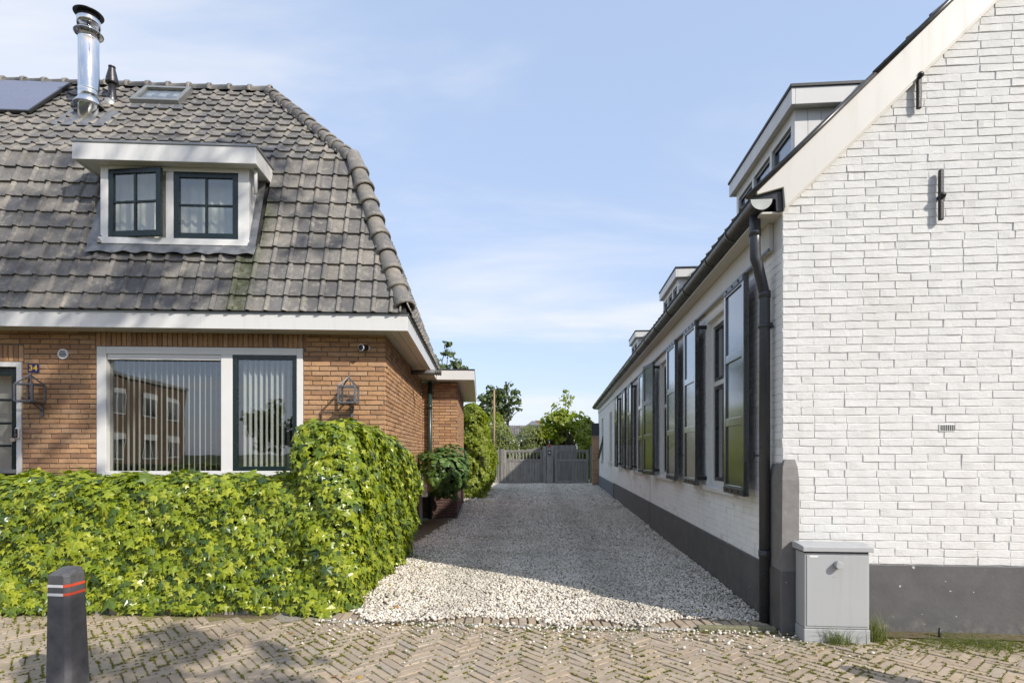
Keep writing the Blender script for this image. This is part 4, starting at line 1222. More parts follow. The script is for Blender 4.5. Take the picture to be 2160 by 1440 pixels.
def tile_face(org, xd, sd, k0, k1, z0, z1, xmin, xmax_fn, skip):
    """rows of tiles on a slope; xd along the eaves, sd horizontal inward"""
    run, rise = k1 - k0, z1 - z0
    ln = math.hypot(run, rise); ca, sa = run / ln, rise / ln
    up = Vector(sd) * ca + Vector((0, 0, sa)); nr = Vector(xd).cross(up)
    if nr.z < 0: nr = -nr
    nrow = int(round(ln / TPITCH)); rp_ = ln / nrow
    for j in range(nrow):
        sl = j * rp_ - (0.02 if j else 0.0)
        km = k0 + (sl + rp_ * 0.5) * ca
        xm = xmax_fn(km)
        i = 0
        while True:
            x = xmin + (i + 0.5) * TP
            x0, x1 = x - TP / 2, x + TP / 2
            if x0 >= xm - 0.02: break
            wsc = 1.0
            if x1 > xm: wsc = (xm - x0) / TP; x = (x0 + xm) / 2
            i += 1
            p = Vector(org) + Vector(xd) * x + Vector(sd) * k0 + Vector((0, 0, z0 - ZE)) + up * sl + nr * 0.012
            if skip(p): continue
            B = np.array([Vector(xd), up, nr]).T.copy()
            # small settling of each tile
            ang = random.gauss(0, 0.009)
            Rz_ = np.array([[math.cos(ang), -math.sin(ang), 0], [math.sin(ang), math.cos(ang), 0], [0, 0, 1]])
            Bm = B @ Rz_; Bm[:, 0] *= wsc; Bm[:, 1] *= rp_ / TPITCH
            p = p + nr * random.gauss(0, 0.0016)
            tileT.append(tuple(p)); tileM.append(Bm); tileW.append(wsc)
DORM = (-3.30, -1.52)
def skip_front(p):
    # dormer, skylight and flue stand through the tiles
    if DORM[0] - 0.01 < p.x < DORM[1] + 0.01 and 3.50 < p.z < 4.70: return True
    return False
XLT = -7.2
tile_face((0, yf, ZE), (1, 0, 0), (0, 1, 0), 0.0, KB, ZE, ZB, XLT, lambda k: xe - k - 0.03, skip_front)
tile_face((0, yf, ZE), (1, 0, 0), (0, 1, 0), KB, KR, ZB, ZR, XLT, lambda k: xe - k - 0.03, skip_front)
# right-hand slope: x axis runs from back to front so that tiles face outwards
mirror = lambda k: -(yf + k) - 0.03
def side_face(k0, k1, z0, z1):
    run, rise = k1 - k0, z1 - z0
    tile_face((xe, 0, ZE), (0, -1, 0), (-1, 0, 0), k0, k1, z0, z1, -(yb - 0.0), lambda k: -(yf + k) - 0.03, lambda p: p.y > yb - (p.z - ZE) * 0.37 if p.z < ZB else p.y > yb - KB - (p.z - ZB) * 0.88)
nf_ = len(tileT)
side_face(0.0, KB, ZE, ZB); side_face(KB, KR, ZB, ZR)
# each xd x up must point outwards: flip x for faces whose normal turned
tM = np.array(tileM); tT = np.array(tileT)
det = np.linalg.det(tM)
tM[det < 0, :, 0] *= -1
fx, fy = frame_px(tT @ RL.T + np.array(L_O))
on = (fx > 0) & (fx < 860) & (fy > 150) & (fy < 665) & (np.arange(len(tT)) < nf_)
prio = np.where(on, tT[:, 2], 100)
pieces('roof_tile', 'more_roof_tiles', tv, rng.integers(0, 6, len(tT)), tM, tT, M['tile'], roof, 300, prio, smooth=False)

# hip and ridge tiles: tapering half rounds with a collar
def hip_variant(length, r0, r1, seed):
    r = np.random.default_rng(seed); mb = MB(); n = 9
    st = [(0.0, r0 + 0.016), (0.045, r0 + 0.017), (0.05, r0 + 0.002), (length, r1)]
    vs = []
    for t, rad in st:
        for a in np.linspace(math.radians(-18), math.radians(198), n): vs.append((rad * math.cos(a), t + r.normal(0, 0.001), rad * math.sin(a) * 0.9))
    b = len(vs)
    for a in np.linspace(math.radians(-18), math.radians(198), n): vs.append(((r0 - 0.006) * math.cos(a), 0.0, (r0 - 0.006) * math.sin(a) * 0.9))
    fs = []
    for i in range(3):
        for k in range(n - 1): fs.append((i * n + k + 1, i * n + k, (i + 1) * n + k, (i + 1) * n + k + 1))
    for k in range(n - 1): fs.append((b + k + 1, b + k, k, k + 1))
    mb.add(vs, fs)
    return tri_arrays(mb)
def run_tiles(name, p0, p1, cnt, variants, lift, up):
    p0, p1 = Vector(p0), Vector(p1); d = p1 - p0; ln = d.length; d.normalize()
    s = d.cross(Vector(up)).normalized(); u = s.cross(d)
    Ms, Ts = [], []
    for i in range(cnt):
        p = p0 + d * (ln * i / cnt) + u * (lift + random.gauss(0, 0.003))
        tilt = 0.03
        dd = (d - u * tilt + s * random.gauss(0, 0.012)).normalized(); uu = s.cross(dd)
        Ms.append(np.array([s, dd, uu]).T); Ts.append(tuple(p + s * random.gauss(0, 0.003)))
    pieces(name, 'more_' + name + 's', variants, rng.integers(0, len(variants), cnt), np.array(Ms), np.array(Ts), M['tile'], roof, 60, None, True)
hv = [hip_variant(0.33, 0.112, 0.098, 900 + q) for q in range(3)]
uv = [hip_variant(0.29, 0.098, 0.085, 910 + q) for q in range(3)]
rv = [hip_variant(0.34, 0.095, 0.088, 920 + q) for q in range(3)]
run_tiles('hip_tile', (xe - 0.045, yf + 0.045, ZE + 0.08), (xe - KB, yf + KB, ZB + 0.04), 9, hv, 0.012, (0.5, -0.5, 1))
run_tiles('hip_tile', (xe - KB - 0.02, yf + KB + 0.02, ZB + 0.05), (xe - KR, YR, ZR + 0.02), 13, uv, 0.0, (0, 0, 1))
run_tiles('ridge_tile', (xe - KR + 0.05, YR, ZR + 0.015), (XLT, YR, ZR + 0.015), 17, rv, 0.0, (0, 0, 1))

# ---- dormer
dz0, dz1 = 4.592, 4.785
dm = empty('dormer', (0, 0, 0), 0, bh)
FY = -0.17
MB().box(-3.47, -1.44, FY, FY + 0.028, dz0, dz1).build('fascia', M['white_paint'], dm, 0.003)
MB().box(-3.47, -3.442, FY + 0.0282, 0.55, dz0, dz1).build('fascia', M['white_paint'], dm, 0.003)
MB().box(-1.468, -1.44, FY + 0.0282, 0.55, dz0, dz1).build('fascia', M['white_paint'], dm, 0.003)
MB().box(-3.441, -1.469, FY + 0.029, 0.50, dz0 + 0.012, dz0 + 0.03).build('soffit', M['white_paint'], dm)
MB().box(-3.485, -1.425, FY - 0.012, 0.62, dz1 + 0.0005, dz1 + 0.028).build('flat_roof', M['trim_grey'], dm, 0.003)
FX0, FX1, FZ0, FZ1 = -3.258, -1.578, 3.690, dz0 + 0.011
df = MB()
df.box(FX0, FX0 + 0.085, -0.02, 0.06, FZ0 + 0.075, FZ1).box(FX1 - 0.125, FX1, -0.02, 0.06, FZ0 + 0.075, FZ1).box(-2.525, -2.44, -0.018, 0.06, FZ0 + 0.0755, FZ1 - 0.055)
df.box(FX0 + 0.0852, FX1 - 0.1252, -0.019, 0.06, FZ1 - 0.05, FZ1 - 0.001).box(FX0 - 0.01, FX1 + 0.01, -0.045, 0.06, FZ0, FZ0 + 0.0748)
df.build('frame', M['white_frame'], dm, 0.003)
for xs0, xs1 in ((FX0 - 0.0, FX0 + 0.03), (FX1 - 0.03, FX1)):
    MB().prism([(0.0602, 3.70), (0.0602, dz0 + 0.011), (0.45, dz0 + 0.011), (0.42, 4.85), (0.15, 4.02)], lambda p, q, t: (t, p, q), xs0, xs1).build('cheek', M['white_frame'], dm, 0.002)
def sash(x0, x1, z0, z1, ang):
    root = empty('window_sash', (x0, -0.022, 0), ang, dm)
    w = x1 - x0; k = 0.058
    s = MB().box(0, k, 0, 0.045, z0, z1).box(w - k, w, 0, 0.045, z0, z1).box(k, w - k, 0.001, 0.044, z1 - k, z1).box(k, w - k, 0.001, 0.044, z0, z0 + k * 1.2)
    so_ = s.build('sash_frame', M['green_paint'], root, 0.004)
    zm, xm = (z0 + z1) / 2 + 0.01, w / 2
    s = MB().box(xm - 0.013, xm + 0.013, 0.006, 0.038, z0 + k * 1.2, z1 - k).box(k, xm - 0.0132, 0.007, 0.037, zm - 0.012, zm + 0.012).box(xm + 0.0132, w - k, 0.007, 0.037, zm - 0.012, zm + 0.012)
    s.build('glazing_bar', M['green_paint'], root, 0.003)
    for a, b in ((k, xm - 0.013), (xm + 0.013, w - k)):
        for c, d in ((z0 + k * 1.2, zm - 0.012), (zm + 0.012, z1 - k)):
            MB().box(a, b, 0.020, 0.024, c, d).build('pane', M['glass'], root)
sash(FX0 + 0.09, -2.53, FZ0 + 0.08, FZ1 - 0.045, R(-8))
sash(-2.43, FX1 - 0.13, FZ0 + 0.08, FZ1 - 0.06, 0.0)
cur = MB(); nq = 90
xs_ = np.linspace(FX0 + 0.05, FX1 - 0.05, nq)
vs = []
for x in xs_:
    yv = 0.15 + 0.016 * math.sin(x * 55) + 0.007 * math.sin(x * 131)
    vs += [(x, yv, FZ0 + 0.05), (x, yv * 1.0 + 0.01, FZ1)]
cur.add(vs, [(2 * i, 2 * i + 2, 2 * i + 3, 2 * i + 1) for i in range(nq - 1)], True)
cur.build('curtain', M['curtain'], dm)
# lead flashing dressed over the tiles below and beside the frame
fl_ = MB(); xsq = np.linspace(FX0 - 0.10, FX1 + 0.10, 60); vs = []
sl_n = (ZB - ZE) / KB
for x in xsq:
    roll = 0.018 * max(0, math.sin((x - XLT) / TP * 2 * math.pi - 1.9))
    zb_ = 3.565 + 0.012 * math.sin(x * 23)
    vs += [(x, -0.028, FZ0 + 0.004), (x, -0.075, 3.655), (x, yf + (zb_ - ZE) / sl_n - 0.088 - roll, zb_)]
fl_.add(vs, [(3 * i + a, 3 * i + 3 + a, 3 * i + 4 + a, 3 * i + 1 + a)[::-1] for i in range(59) for a in (0, 1)], True)
fl_.build('lead_apron', M['lead'], dm)
for xa, xb in ((FX0 - 0.12, FX0), (FX1, FX1 + 0.09)):
    q = MB(); vs = []
    for z in np.linspace(3.57, 4.6, 14):
        y = yf + (z - ZE) / sl_n - 0.05
        vs += [(xa, y - 0.006 + 0.006 * math.sin(z * 25), z), (xb, y - 0.012, z)]
    q.add(vs, [(2 * i, 2 * i + 1, 2 * i + 3, 2 * i + 2) for i in range(13)], True)
    q.build('lead_soaker', M['lead'], dm)
MB().tube([(-1.50, -0.02, dz0 + 0.01), (-1.50, -0.02, 4.31)], 0.021, 10).build('drain_spout', M['white_paint'], dm)

# ---- skylight, solar panel, flues
n_up = Vector((0, -(ZR - ZB), KR - KB)).normalized(); s_up = Vector((0, KR - KB, ZR - ZB)).normalized()
def on_up(x, y, h): return Vector((x, y, ZB + (ZR - ZB) * (y + EO - KB) / (KR - KB))) + n_up * h
def slab(mb, x0, x1, y0, y1, h0, h1):
    c = (on_up(x0, y0, h0) + on_up(x1, y1, h1)) / 2
    l = (on_up(0, y1, 0) - on_up(0, y0, 0)).length
    mb.obox(c, Vector(((x1 - x0) / 2, 0, 0)), s_up * l / 2, n_up * (h1 - h0) / 2)
    return mb
sk = slab(MB(), -3.86, -3.80, 1.60, 1.99, 0.03, 0.11); slab(sk, -3.24, -3.18, 1.60, 1.99, 0.03, 0.11); slab(sk, -3.7998, -3.2402, 1.60, 1.645, 0.03, 0.11); slab(sk, -3.7998, -3.2402, 1.945, 1.99, 0.03, 0.11)
sky_o = sk.build('skylight', M['trim_grey'], bh, 0.004)
slab(MB(), -3.80, -3.24, 1.645, 1.945, 0.075, 0.083).build('skylight_pane', M['glass'], sky_o)
slab(MB(), -3.80, -3.24, 1.645, 1.945, 0.03, 0.034).build('skylight_blind', M['blind'], sky_o)
slab(MB(), -3.92, -3.12, 1.50, 1.60, 0.040, 0.052).build('skylight_apron', M['lead'], sky_o)
sp = empty('solar_panel', (0, 0, 0), 0, bh)
slab(MB(), -6.9, -5.00, 1.28, 2.06, 0.052, 0.082).build('cells', M['solar'], sp)
q = slab(MB(), -4.998, -4.965, 1.28, 2.06, 0.050, 0.086); slab(q, -6.9, -4.965, 1.25, 1.279, 0.050, 0.086)
q.build('rail', M['black_trim'], sp, 0.003)
fx_, fy_ = -4.242, 1.271
fl = empty('flue', (fx_, fy_, 0), 0, bh)
MB().lathe([(0.122, 5.75), (0.122, 6.17), (0.125, 6.175), (0.125, 6.19), (0.122, 6.195), (0.122, 6.235), (0.125, 6.24), (0.125, 6.255), (0.122, 6.26), (0.122, 6.93), (0.125, 6.935), (0.125, 6.95), (0.122, 6.955), (0.122, 7.08)], (0, 0, 0), 32).build('steel_pipe', M['steel'], fl)
MB().lathe([(0.178, 6.03), (0.182, 6.035), (0.126, 6.12), (0.123, 6.14)], (0, 0, 0), 32).build('storm_collar', M['steel'], fl)
MB().lathe([(0.123, 7.05), (0.172, 7.02), (0.175, 7.025), (0.125, 7.075)], (0, 0, 0), 32).build('rain_ring', M['steel'], fl)
MB().lathe([(0.125, 7.13), (0.138, 7.135), (0.138, 7.25), (0.125, 7.255)], (0, 0, 0), 32).build('cowl_ring', M['steel'], fl)
MB().lathe([(0.176, 7.285), (0.179, 7.292), (0.10, 7.32), (0.0, 7.335)], (0, 0, 0), 32).build('cap', M['dark_metal'], fl)
for i in range(4):
    a = i * math.pi / 2 + 0.5; c, s = 0.122 * math.cos(a), 0.122 * math.sin(a)
    MB().tube([(c, s, 7.06), (c, s, 7.29)], 0.009, 6).build('cap_strut', M['dark_metal'], fl)
slab(MB(), fx_ - 0.30, fx_ + 0.42, fy_ - 0.24, fy_ + 0.12, 0.036, 0.046).build('flue_flashing', M['lead'], bh)
vt = empty('roof_vent', (-4.20, 1.70, 0), 0, bh)
MB().lathe([(0.085, 6.26), (0.075, 6.40), (0.052, 6.46), (0.050, 6.63)], (0, 0, 0), 18).build('vent_pipe', M['dark_metal'], vt)
MB().lathe([(0.055, 6.615), (0.082, 6.622), (0.084, 6.645), (0.076, 6.655), (0.080, 6.67), (0.078, 6.69), (0.045, 6.83), (0.044, 6.845)], (0, 0, 0), 18).build('vent_cowl', M['dark_metal'], vt)
MB().lathe([(0.046, 6.85), (0.047, 6.868), (0.02, 6.878)], (0, 0, 0), 18).build('vent_cap', M['dark_metal'], vt)
MB().lathe([(0.10, 6.20), (0.10, 6.30), (0.07, 6.36)], (0, -0.03, 0), 14).build('vent_boot', M['zinc_cap'], vt)

# ---- big front window
wf = empty('front_window', (0, 0, 0), 0, bh)
fr = MB(); o = 0.105
fr.box(WX0, WX0 + o, -0.028, 0.10, WZB, WZT).box(WX1 - 0.07, WX1, -0.028, 0.10, WZB, WZT)
fr.box(WX0 + o + 0.0002, WX1 - 0.0702, -0.026, 0.10, WZT - 0.085, WZT).box(WX0 + o + 0.0002, WX1 - 0.0702, -0.040, 0.10, WZB, WZB + 0.075).box(-1.895, -1.765, -0.027, 0.10, WZB + 0.0752, WZT - 0.0852)
fr.build('frame', M['white_frame'], wf, 0.004)
MB().box(WX0 + o + 0.005, -1.90, -0.012, 0.02, WZT - 0.15, WZT - 0.0855).build('vent_grille', M['white_frame'], wf, 0.004)
MB().box(WX0 + o + 0.0003, -1.8955, 0.045, 0.051, WZB + 0.0755, WZT - 0.0858).build('pane', M['glass'], wf)
gs = MB(); a, b, c, d = -1.7645, WX1 - 0.0705, WZB + 0.0755, WZT - 0.0856; k = 0.052
gs.box(a, a + k, -0.02, 0.03, c, d).box(b - k, b, -0.02, 0.03, c, d).box(a + k, b - k, -0.019, 0.029, d - k, d).box(a + k, b - k, -0.019, 0.029, c, c + k)
gs.build('casement', M['green_paint'], wf, 0.004)
MB().box(a + k, b - k, 0.002, 0.008, c + k, d - k).build('pane', M['glass'], wf)
# room behind the glass
rm = MB().box(-4.05, -0.25, 0.21, 3.4, 0.03, 2.62); rm.f = [f[::-1] for f in rm.f]
rm.f = [f for i, f in enumerate(rm.f) if i != 2]; rm.s = rm.s[:5]
rm.build('living_room', M['room'], wf)
MB().box(-3.05, -2.65, 2.7, 3.39, 0.04, 2.05).build('inner_door', M['white_frame'], wf, 0.01)

# ---- front door
do = empty('front_door', (0, 0, 0), 0, bh)
f_ = MB().box(DX1 - 0.055, DX1, -0.02, 0.10, 0.0, DZT).box(DX0, DX0 + 0.055, -0.02, 0.10, 0.0, DZT).box(DX0 + 0.0552, DX1 - 0.0552, -0.019, 0.10, DZT - 0.055, DZT)
f_.build('frame', M['white_frame'], do, 0.004)
x0, x1 = DX0 + 0.056, DX1 - 0.056
dl = MB().box(x0, x0 + 0.09, 0.03, 0.075, 0.02, DZT - 0.056).box(x1 - 0.09, x1, 0.03, 0.075, 0.02, DZT - 0.056)
dl.box(x0 + 0.0902, x1 - 0.0902, 0.031, 0.074, DZT - 0.15, DZT - 0.056).box(x0 + 0.0902, x1 - 0.0902, 0.031, 0.074, 0.02, 1.06)
for z in (1.34, 1.60, 1.87): dl.box(x0 + 0.0902, x1 - 0.0902, 0.033, 0.072, z, z + 0.028)
dl.build('door_leaf', M['green_paint'], do, 0.005)
MB().box(x0 + 0.02, x1 - 0.02, 0.005, 0.0295, 1.035, 1.08).build('weather_bar', M['trim_grey'], do, 0.004)
MB().box(x0 + 0.14, x1 - 0.14, 0.022, 0.0305, 0.25, 0.92).build('door_panel', M['green_paint'], do, 0.006)
MB().box(x0 + 0.0905, x1 - 0.0905, 0.05, 0.056, 1.061, DZT - 0.151).build('pane', M['glass'], do)
MB().box(x0, x1, 0.22, 0.23, 0.03, DZT).build('lace_curtain', M['blind'], do)
MB().lathe([(0.024, -0.055), (0.024, -0.018)], (DX1 - 0.075, 0, 1.42), 12, 'y').build('lock', M['steel'], do)

# round air vent on the facade
rvn = MB().lathe([(0.058, -0.022), (0.060, -0.018), (0.060, -0.008)], (-3.676, 0, 2.412), 28, 'y').build('round_vent', M['plastic_white'], bh)
for i in range(5):
    z = 2.412 + (i - 2) * 0.0155; hw = math.sqrt(max(0.0, 0.041 ** 2 - ((i - 2) * 0.0155) ** 2))
    MB().box(-3.676 - hw, -3.676 + hw, -0.0245, -0.0222, z - 0.0045, z + 0.0045).build('slot', M['plastic_black'], rvn)

# ------------------------------------------------------------------ things fixed to or hanging in the brick house
def in_house(name, x, y, z=0.0, rz=0.0):
    p = l2(x, y, z); return empty(name, p, L_A + rz)
vb_ = in_house('vertical_blind', -2.5, 0.11)
tag(vb_, 'off white vertical slat blind behind the wide pane of the front window', 'blind')
vb2 = in_house('vertical_blind', -1.38, 0.11)
tag(vb2, 'off white vertical slat blind behind the narrow dark green casement', 'blind')
def slat_mesh(h, w):
    mb = MB(); vs = []
    for i in range(4):
        u = (i / 3 - 0.5) * w; yb_ = 0.006 * (1 - (2 * i / 3 - 1) ** 2)
        vs += [(u, yb_, 0), (u, yb_, h)]
    mb.add(vs, [(2 * i, 2 * i + 2, 2 * i + 3, 2 * i + 1) for i in range(3)], True)
    return mb.mesh('slat', M['blind'])
sm = slat_mesh(1.34, 0.062)
def slats(root, x0, x1, pitch, ang):
    x = x0
    while x < x1:
        m4 = Matrix.Translation((x, 0.02, 1.06)) @ Matrix.Rotation(R(ang) + random.gauss(0, 0.05), 4, 'Z')
        link('slat', sm, root, m4); x += pitch
    MB().box(x0 - 0.03, x1 + 0.03, 0.0, 0.04, 2.405, 2.435).build('rail', M['white_frame'], root, 0.003)
slats(vb_, -0.66, 0.60, 0.0635, 104); slats(vb2, -0.30, 0.31, 0.0635, 76)

def lantern(name, label, x):
    root = in_house(name, x, -0.02)
    tag(root, label, 'lantern')
    z0, z1, zt = 1.845, 2.035, 2.145; h = 0.093; yc = -0.175; k = 0.007
    fr = MB()
    for sx_ in (-1, 1):
        for sy_ in (-1, 1):
            fr.bar((sx_ * h, yc + sy_ * h, z0), (sx_ * h, yc + sy_ * h, z1), 0.022, 0.022, (0, 1, 0))
            fr.bar((sx_ * h, yc + sy_ * h, z1), (0, yc, zt), 0.015, 0.015, (0, 1, 0))
    for z in (z0, z1):
        for sx_ in (-1, 1): fr.bar((sx_ * h, yc - h + k, z), (sx_ * h, yc + h - k, z), 0.018, 0.018)
        for sy_ in (-1, 1): fr.bar((-h + k, yc + sy_ * h, z), (h - k, yc + sy_ * h, z), 0.018, 0.018)
    fr.build('cage', M['lantern_iron'], root, 0.002)
    for sx_ in (-1, 1): MB().box(sx_ * h - 0.001, sx_ * h + 0.001, yc - h + k, yc + h - k, z0 + 0.007, z1 - 0.007).build('pane', M['glass_small'], root)
    for sy_ in (-1, 1): MB().box(-h + k, h - k, yc + sy_ * h - 0.001, yc + sy_ * h + 0.001, z0 + 0.007, z1 - 0.007).build('pane', M['glass_small'], root)
    MB().box(-h, h, yc - h, yc + h, z0 - 0.010, z0 - 0.0066).build('base_plate', M['lantern_iron'], root)
    MB().lathe([(0.012, 0), (0.017, 0.008), (0.010, 0.018), (0.004, 0.026)], (0, yc, zt - 0.006), 10).build('finial', M['lantern_iron'], root)
    MB().lathe([(0.022, z0 - 0.006), (0.022, z0 + 0.045)], (0, yc, 0), 12).build('lamp_holder', M['plastic_black'], root)
    MB().lathe([(0.012, z0 + 0.045), (0.024, z0 + 0.065), (0.026, z0 + 0.085), (0.014, z0 + 0.105), (0.003, z0 + 0.112)], (0, yc, 0), 12).build('bulb', M['glass_small'], root)
    br = MB().bar((0, yc, z0 - 0.016), (0, 0.008, z0 - 0.016), 0.022, 0.012)
    br.box(-0.016, 0.016, -0.008, 0.004, z0 - 0.155, z0 - 0.015).bar((0, yc + 0.06, z0 - 0.022), (0, 0.0, z0 - 0.095), 0.012, 0.010)
    br.build('wall_bracket', M['lantern_iron'], root, 0.002)
lantern('wall_lantern', 'square glass wall lantern between the big window and the house corner', -0.385)
lantern('wall_lantern', 'square glass wall lantern under the number plate by the door', -3.905)

np_ = in_house('house_number', -4.002, -0.012)
tag(np_, 'small blue enamel number plate with yellow 34 beside the door', 'sign')
MB().box(-0.062, 0.062, -0.008, 0.0, 2.196, 2.292).build('plate', M['blue_enamel'], np_, 0.006)
fc = bpy.data.curves.new('digits', 'FONT'); fc.body = '34'; fc.size = 0.088; fc.extrude = 0.0015; fc.align_x = 'CENTER'; fc.align_y = 'CENTER'; fc.offset = 0.0022; fc.space_character = 1.12
fo = bpy.data.objects.new('digits_curve', fc)
col.objects.link(fo)
bpy.context.view_layer.update()
dm_ = bpy.data.meshes.new_from_object(fo.evaluated_get(bpy.context.evaluated_depsgraph_get()))
bpy.data.objects.remove(fo)
dm_.materials.clear(); dm_.materials.append(M['gold'])
link('digits', dm_, np_, Matrix.Translation((0, -0.0105, 2.244)) @ Matrix.Rotation(R(90), 4, 'X'))

cam_o = in_house('security_camera', -0.215, -0.012)
tag(cam_o, 'small black security camera high on the brick wall near the corner', 'camera')
MB().lathe([(0.030, 0.012), (0.030, -0.012), (0.018, -0.02), (0.012, -0.045)], (0.015, 0, 2.512), 16, 'y').build('mount', M['plastic_white'], cam_o)
cbody = MB().tube([(0.005, -0.035, 2.512), (-0.035, -0.125, 2.500)], [0.036, 0.038], 18).build('housing', M['plastic_black'], cam_o, 0.004)
MB().tube([(-0.0345, -0.124, 2.5), (-0.0385, -0.132, 2.499)], [0.040, 0.040], 18).build('ring', M['plastic_white'], cam_o)
MB().tube([(-0.0380, -0.131, 2.499), (-0.0400, -0.1360, 2.4985)], [0.034, 0.032], 18).build('lens', M['plastic_black'], cam_o)

db = in_house('doorbell', DX1 - 0.030, -0.022)
tag(db, 'slim white and black video doorbell on the white door frame', 'doorbell')
MB().box(-0.024, 0.024, -0.026, 0.0, 1.43, 1.56).build('case', M['plastic_white'], db, 0.018, 4)
MB().box(-0.014, 0.014, -0.0285, -0.0262, 1.442, 1.548).build('face', M['plastic_black'], db, 0.006)
MB().lathe([(0.008, -0.031), (0.008, -0.0286)], (0, 0, 1.475), 12, 'y').build('button', M['red'], db)

# ---- white house roof tiles on the slope towards the driveway
wt_T = []
ln_ = math.hypot(4.16, 4.18); upw = Vector((4.16, 0, 4.18)).normalized(); nw = Vector((-4.18, 0, 4.16)).normalized()
dorm_s = [(0.70, 2.48), (5.38, 6.94), (10.28, 11.60)]
for j in range(26):
    for i in range(92):
        p = Vector((-0.16, 0.06 + (i + 0.5) * TP, 3.10)) + upw * (j * 0.2235) + nw * 0.006
        if any(a < p.y < b for a, b in dorm_s) and 0.30 < p.x < 1.75: continue
        wt_T.append(tuple(p + nw * random.gauss(0, 0.0015)))
Bw = np.array([Vector((0, -1, 0)), upw, nw]).T
joined('roof_tiles', tv, rng.integers(0, 6, len(wt_T)), np.tile(Bw, (len(wt_T), 1, 1)), np.array(wt_T), M['tile'], wh_roof)

# ------------------------------------------------------------------ street furniture
cb = empty('utility_cabinet', w2(0.0, 0.0), W_A)
tag(cb, 'grey metal utility cabinet with overhanging lid at the corner of the white house', 'utility cabinet')
CX0, CX1, CY0, CY1 = 0.052, 0.468, -0.245, -0.10
MB().box(CX0, CX1, CY0, CY1, 0.095, 0.600).build('body', M['cabinet'], cb, 0.004)
MB().box(CX0 - 0.004, CX1 + 0.004, CY0 - 0.004, CY1, -0.02, 0.092).build('base', M['cabinet'], cb, 0.004)
MB().box(CX0 + 0.004, CX1 - 0.004, CY0 + 0.004, CY1 - 0.004, 0.600, 0.613).build('lid_gap', M['plastic_black'], cb)
MB().prism([(CY0 - 0.022, 0.612), (CY0 - 0.022, 0.646), (-0.15, 0.657), (CY1 + 0.02, 0.657), (CY1 + 0.02, 0.612)], lambda p, q, t: (t, p, q), CX0 - 0.018, CX1 + 0.018).build('lid', M['cabinet'], cb, 0.004)
MB().box(CX0 + 0.012, CX1 - 0.012, CY0 - 0.005, CY0 - 0.0002, 0.112, 0.588).build('door', M['cabinet'], cb, 0.003)
MB().lathe([(0.022, -0.040), (0.025, -0.036), (0.025, 0.0)], ((CX0 + CX1) / 2 - 0.0, CY0 - 0.004, 0.525), 14, 'y').build('lock_cover', M['cabinet'], cb)
MB().box(CX0 + 0.03, CX0 + 0.085, CY0 - 0.0062, CY0 - 0.0052, 0.572, 0.584).build('sticker', M['band_white'], cb)
# dark stump of an iron stake by the plinth
stk = MB().tube([w2(1.0, -0.10, -0.02), w2(1.005, -0.10, 0.075)], [0.011, 0.008], 8).build('iron_stake', M['iron'])
tag(stk, 'short dark iron stake standing in the soil below the white gable', 'stake')

def bollard(label, x, y, rz, lean):
    b = empty('bollard', (x, y, 0), rz); b.rotation_euler = (lean, 0, rz)
    tag(b, label, 'bollard', 'bollards along the pavement')
    def ring(h, c, z, dz=0.0):
        return [(-h + c, -h, z), (h - c, -h, z), (h, -h + c, z), (h, h - c, z + dz), (h - c, h, z + dz), (-h + c, h, z + dz), (-h, h - c, z + dz), (-h, -h + c, z)]
    h0, h1, c = 0.072, 0.062, 0.020; H = 0.664
    mb = MB(); lv = [ring(h0 + 0.004, c, -0.05), ring(h0, c, 0.10), ring(h1, c, H - 0.012, 0.0), ring(h1 - 0.010, c, H, 0.018)]
    vs = [p for r_ in lv for p in r_]
    fs = [(i * 8 + k, i * 8 + (k + 1) % 8, i * 8 + 8 + (k + 1) % 8, i * 8 + 8 + k) for i in range(3) for k in range(8)] + [tuple(24 + k for k in range(8))]
    mb.add(vs, fs); mb.build('post', M['bollard'], b, 0.004)
    def band(z0, z1, ks, m):
        q = MB(); w0 = lambda z: h0 + (h1 - h0) * (z - 0.1) / (H - 0.112) + 0.0012
        lo, hi = ring(w0(z0), c, z0), ring(w0(z1), c, z1)
        for k in ks:
            a, b_ = k, (k + 1) % 8
            q.add([lo[a], lo[b_], hi[b_], hi[a]], [(0, 1, 2, 3)])
        q.build('reflective_band', m, b)
    for z in (0.553, 0.596):
        band(z, z + 0.014, (7, 6, 5, 0), M['band_white'])
        band(z, z + 0.014, (1, 2, 3, 4), M['band_red'])
    return b
bollard('dark grey chamfered bollard with white and red bands before the ivy hedge', -2.285, 2.93, R(-7), R(1.0))
bollard('dark grey chamfered bollard standing to the right of the cabinet', 2.68, 2.72, R(-4), 0.0)

# ------------------------------------------------------------------ leaves
def leaf_variants(kind):
    out = []
    for q in range(4):
        r = np.random.default_rng(950 + q)
        if kind == 'ivy':
            half = [(0.0, 1.0), (0.17, 0.60), (0.56, 0.60), (0.37, 0.26), (0.58, -0.02), (0.22, -0.12), (0.0, 0.04)]
        elif kind == 'round':
            half = [(0.0, 1.0), (0.30, 0.82), (0.50, 0.48), (0.44, 0.12), (0.20, -0.04), (0.0, 0.03)]
        else:
            half = [(0.0, 1.0), (0.22, 0.62), (0.26, 0.34), (0.12, 0.08), (0.0, 0.0)]
        left = [(-x, y) for x, y in half[1:-1]][::-1]
        outl = half + left
        V = [(0, 0.32, 0.05)]
        for x, y in outl:
            z = -0.16 * abs(x) - 0.12 * max(0, y - 0.4) + r.normal(0, 0.03)
            V.append((x * (1 + r.normal(0, 0.06)), y * (1 + r.normal(0, 0.05)), z))
        m = len(outl)
        F = [(0, 1 + (i + 1) % m, 1 + i) for i in range(m)]
        V = np.array(V); V[:, 1] -= 0.3
        out.append((V, np.array(F)))
    return out
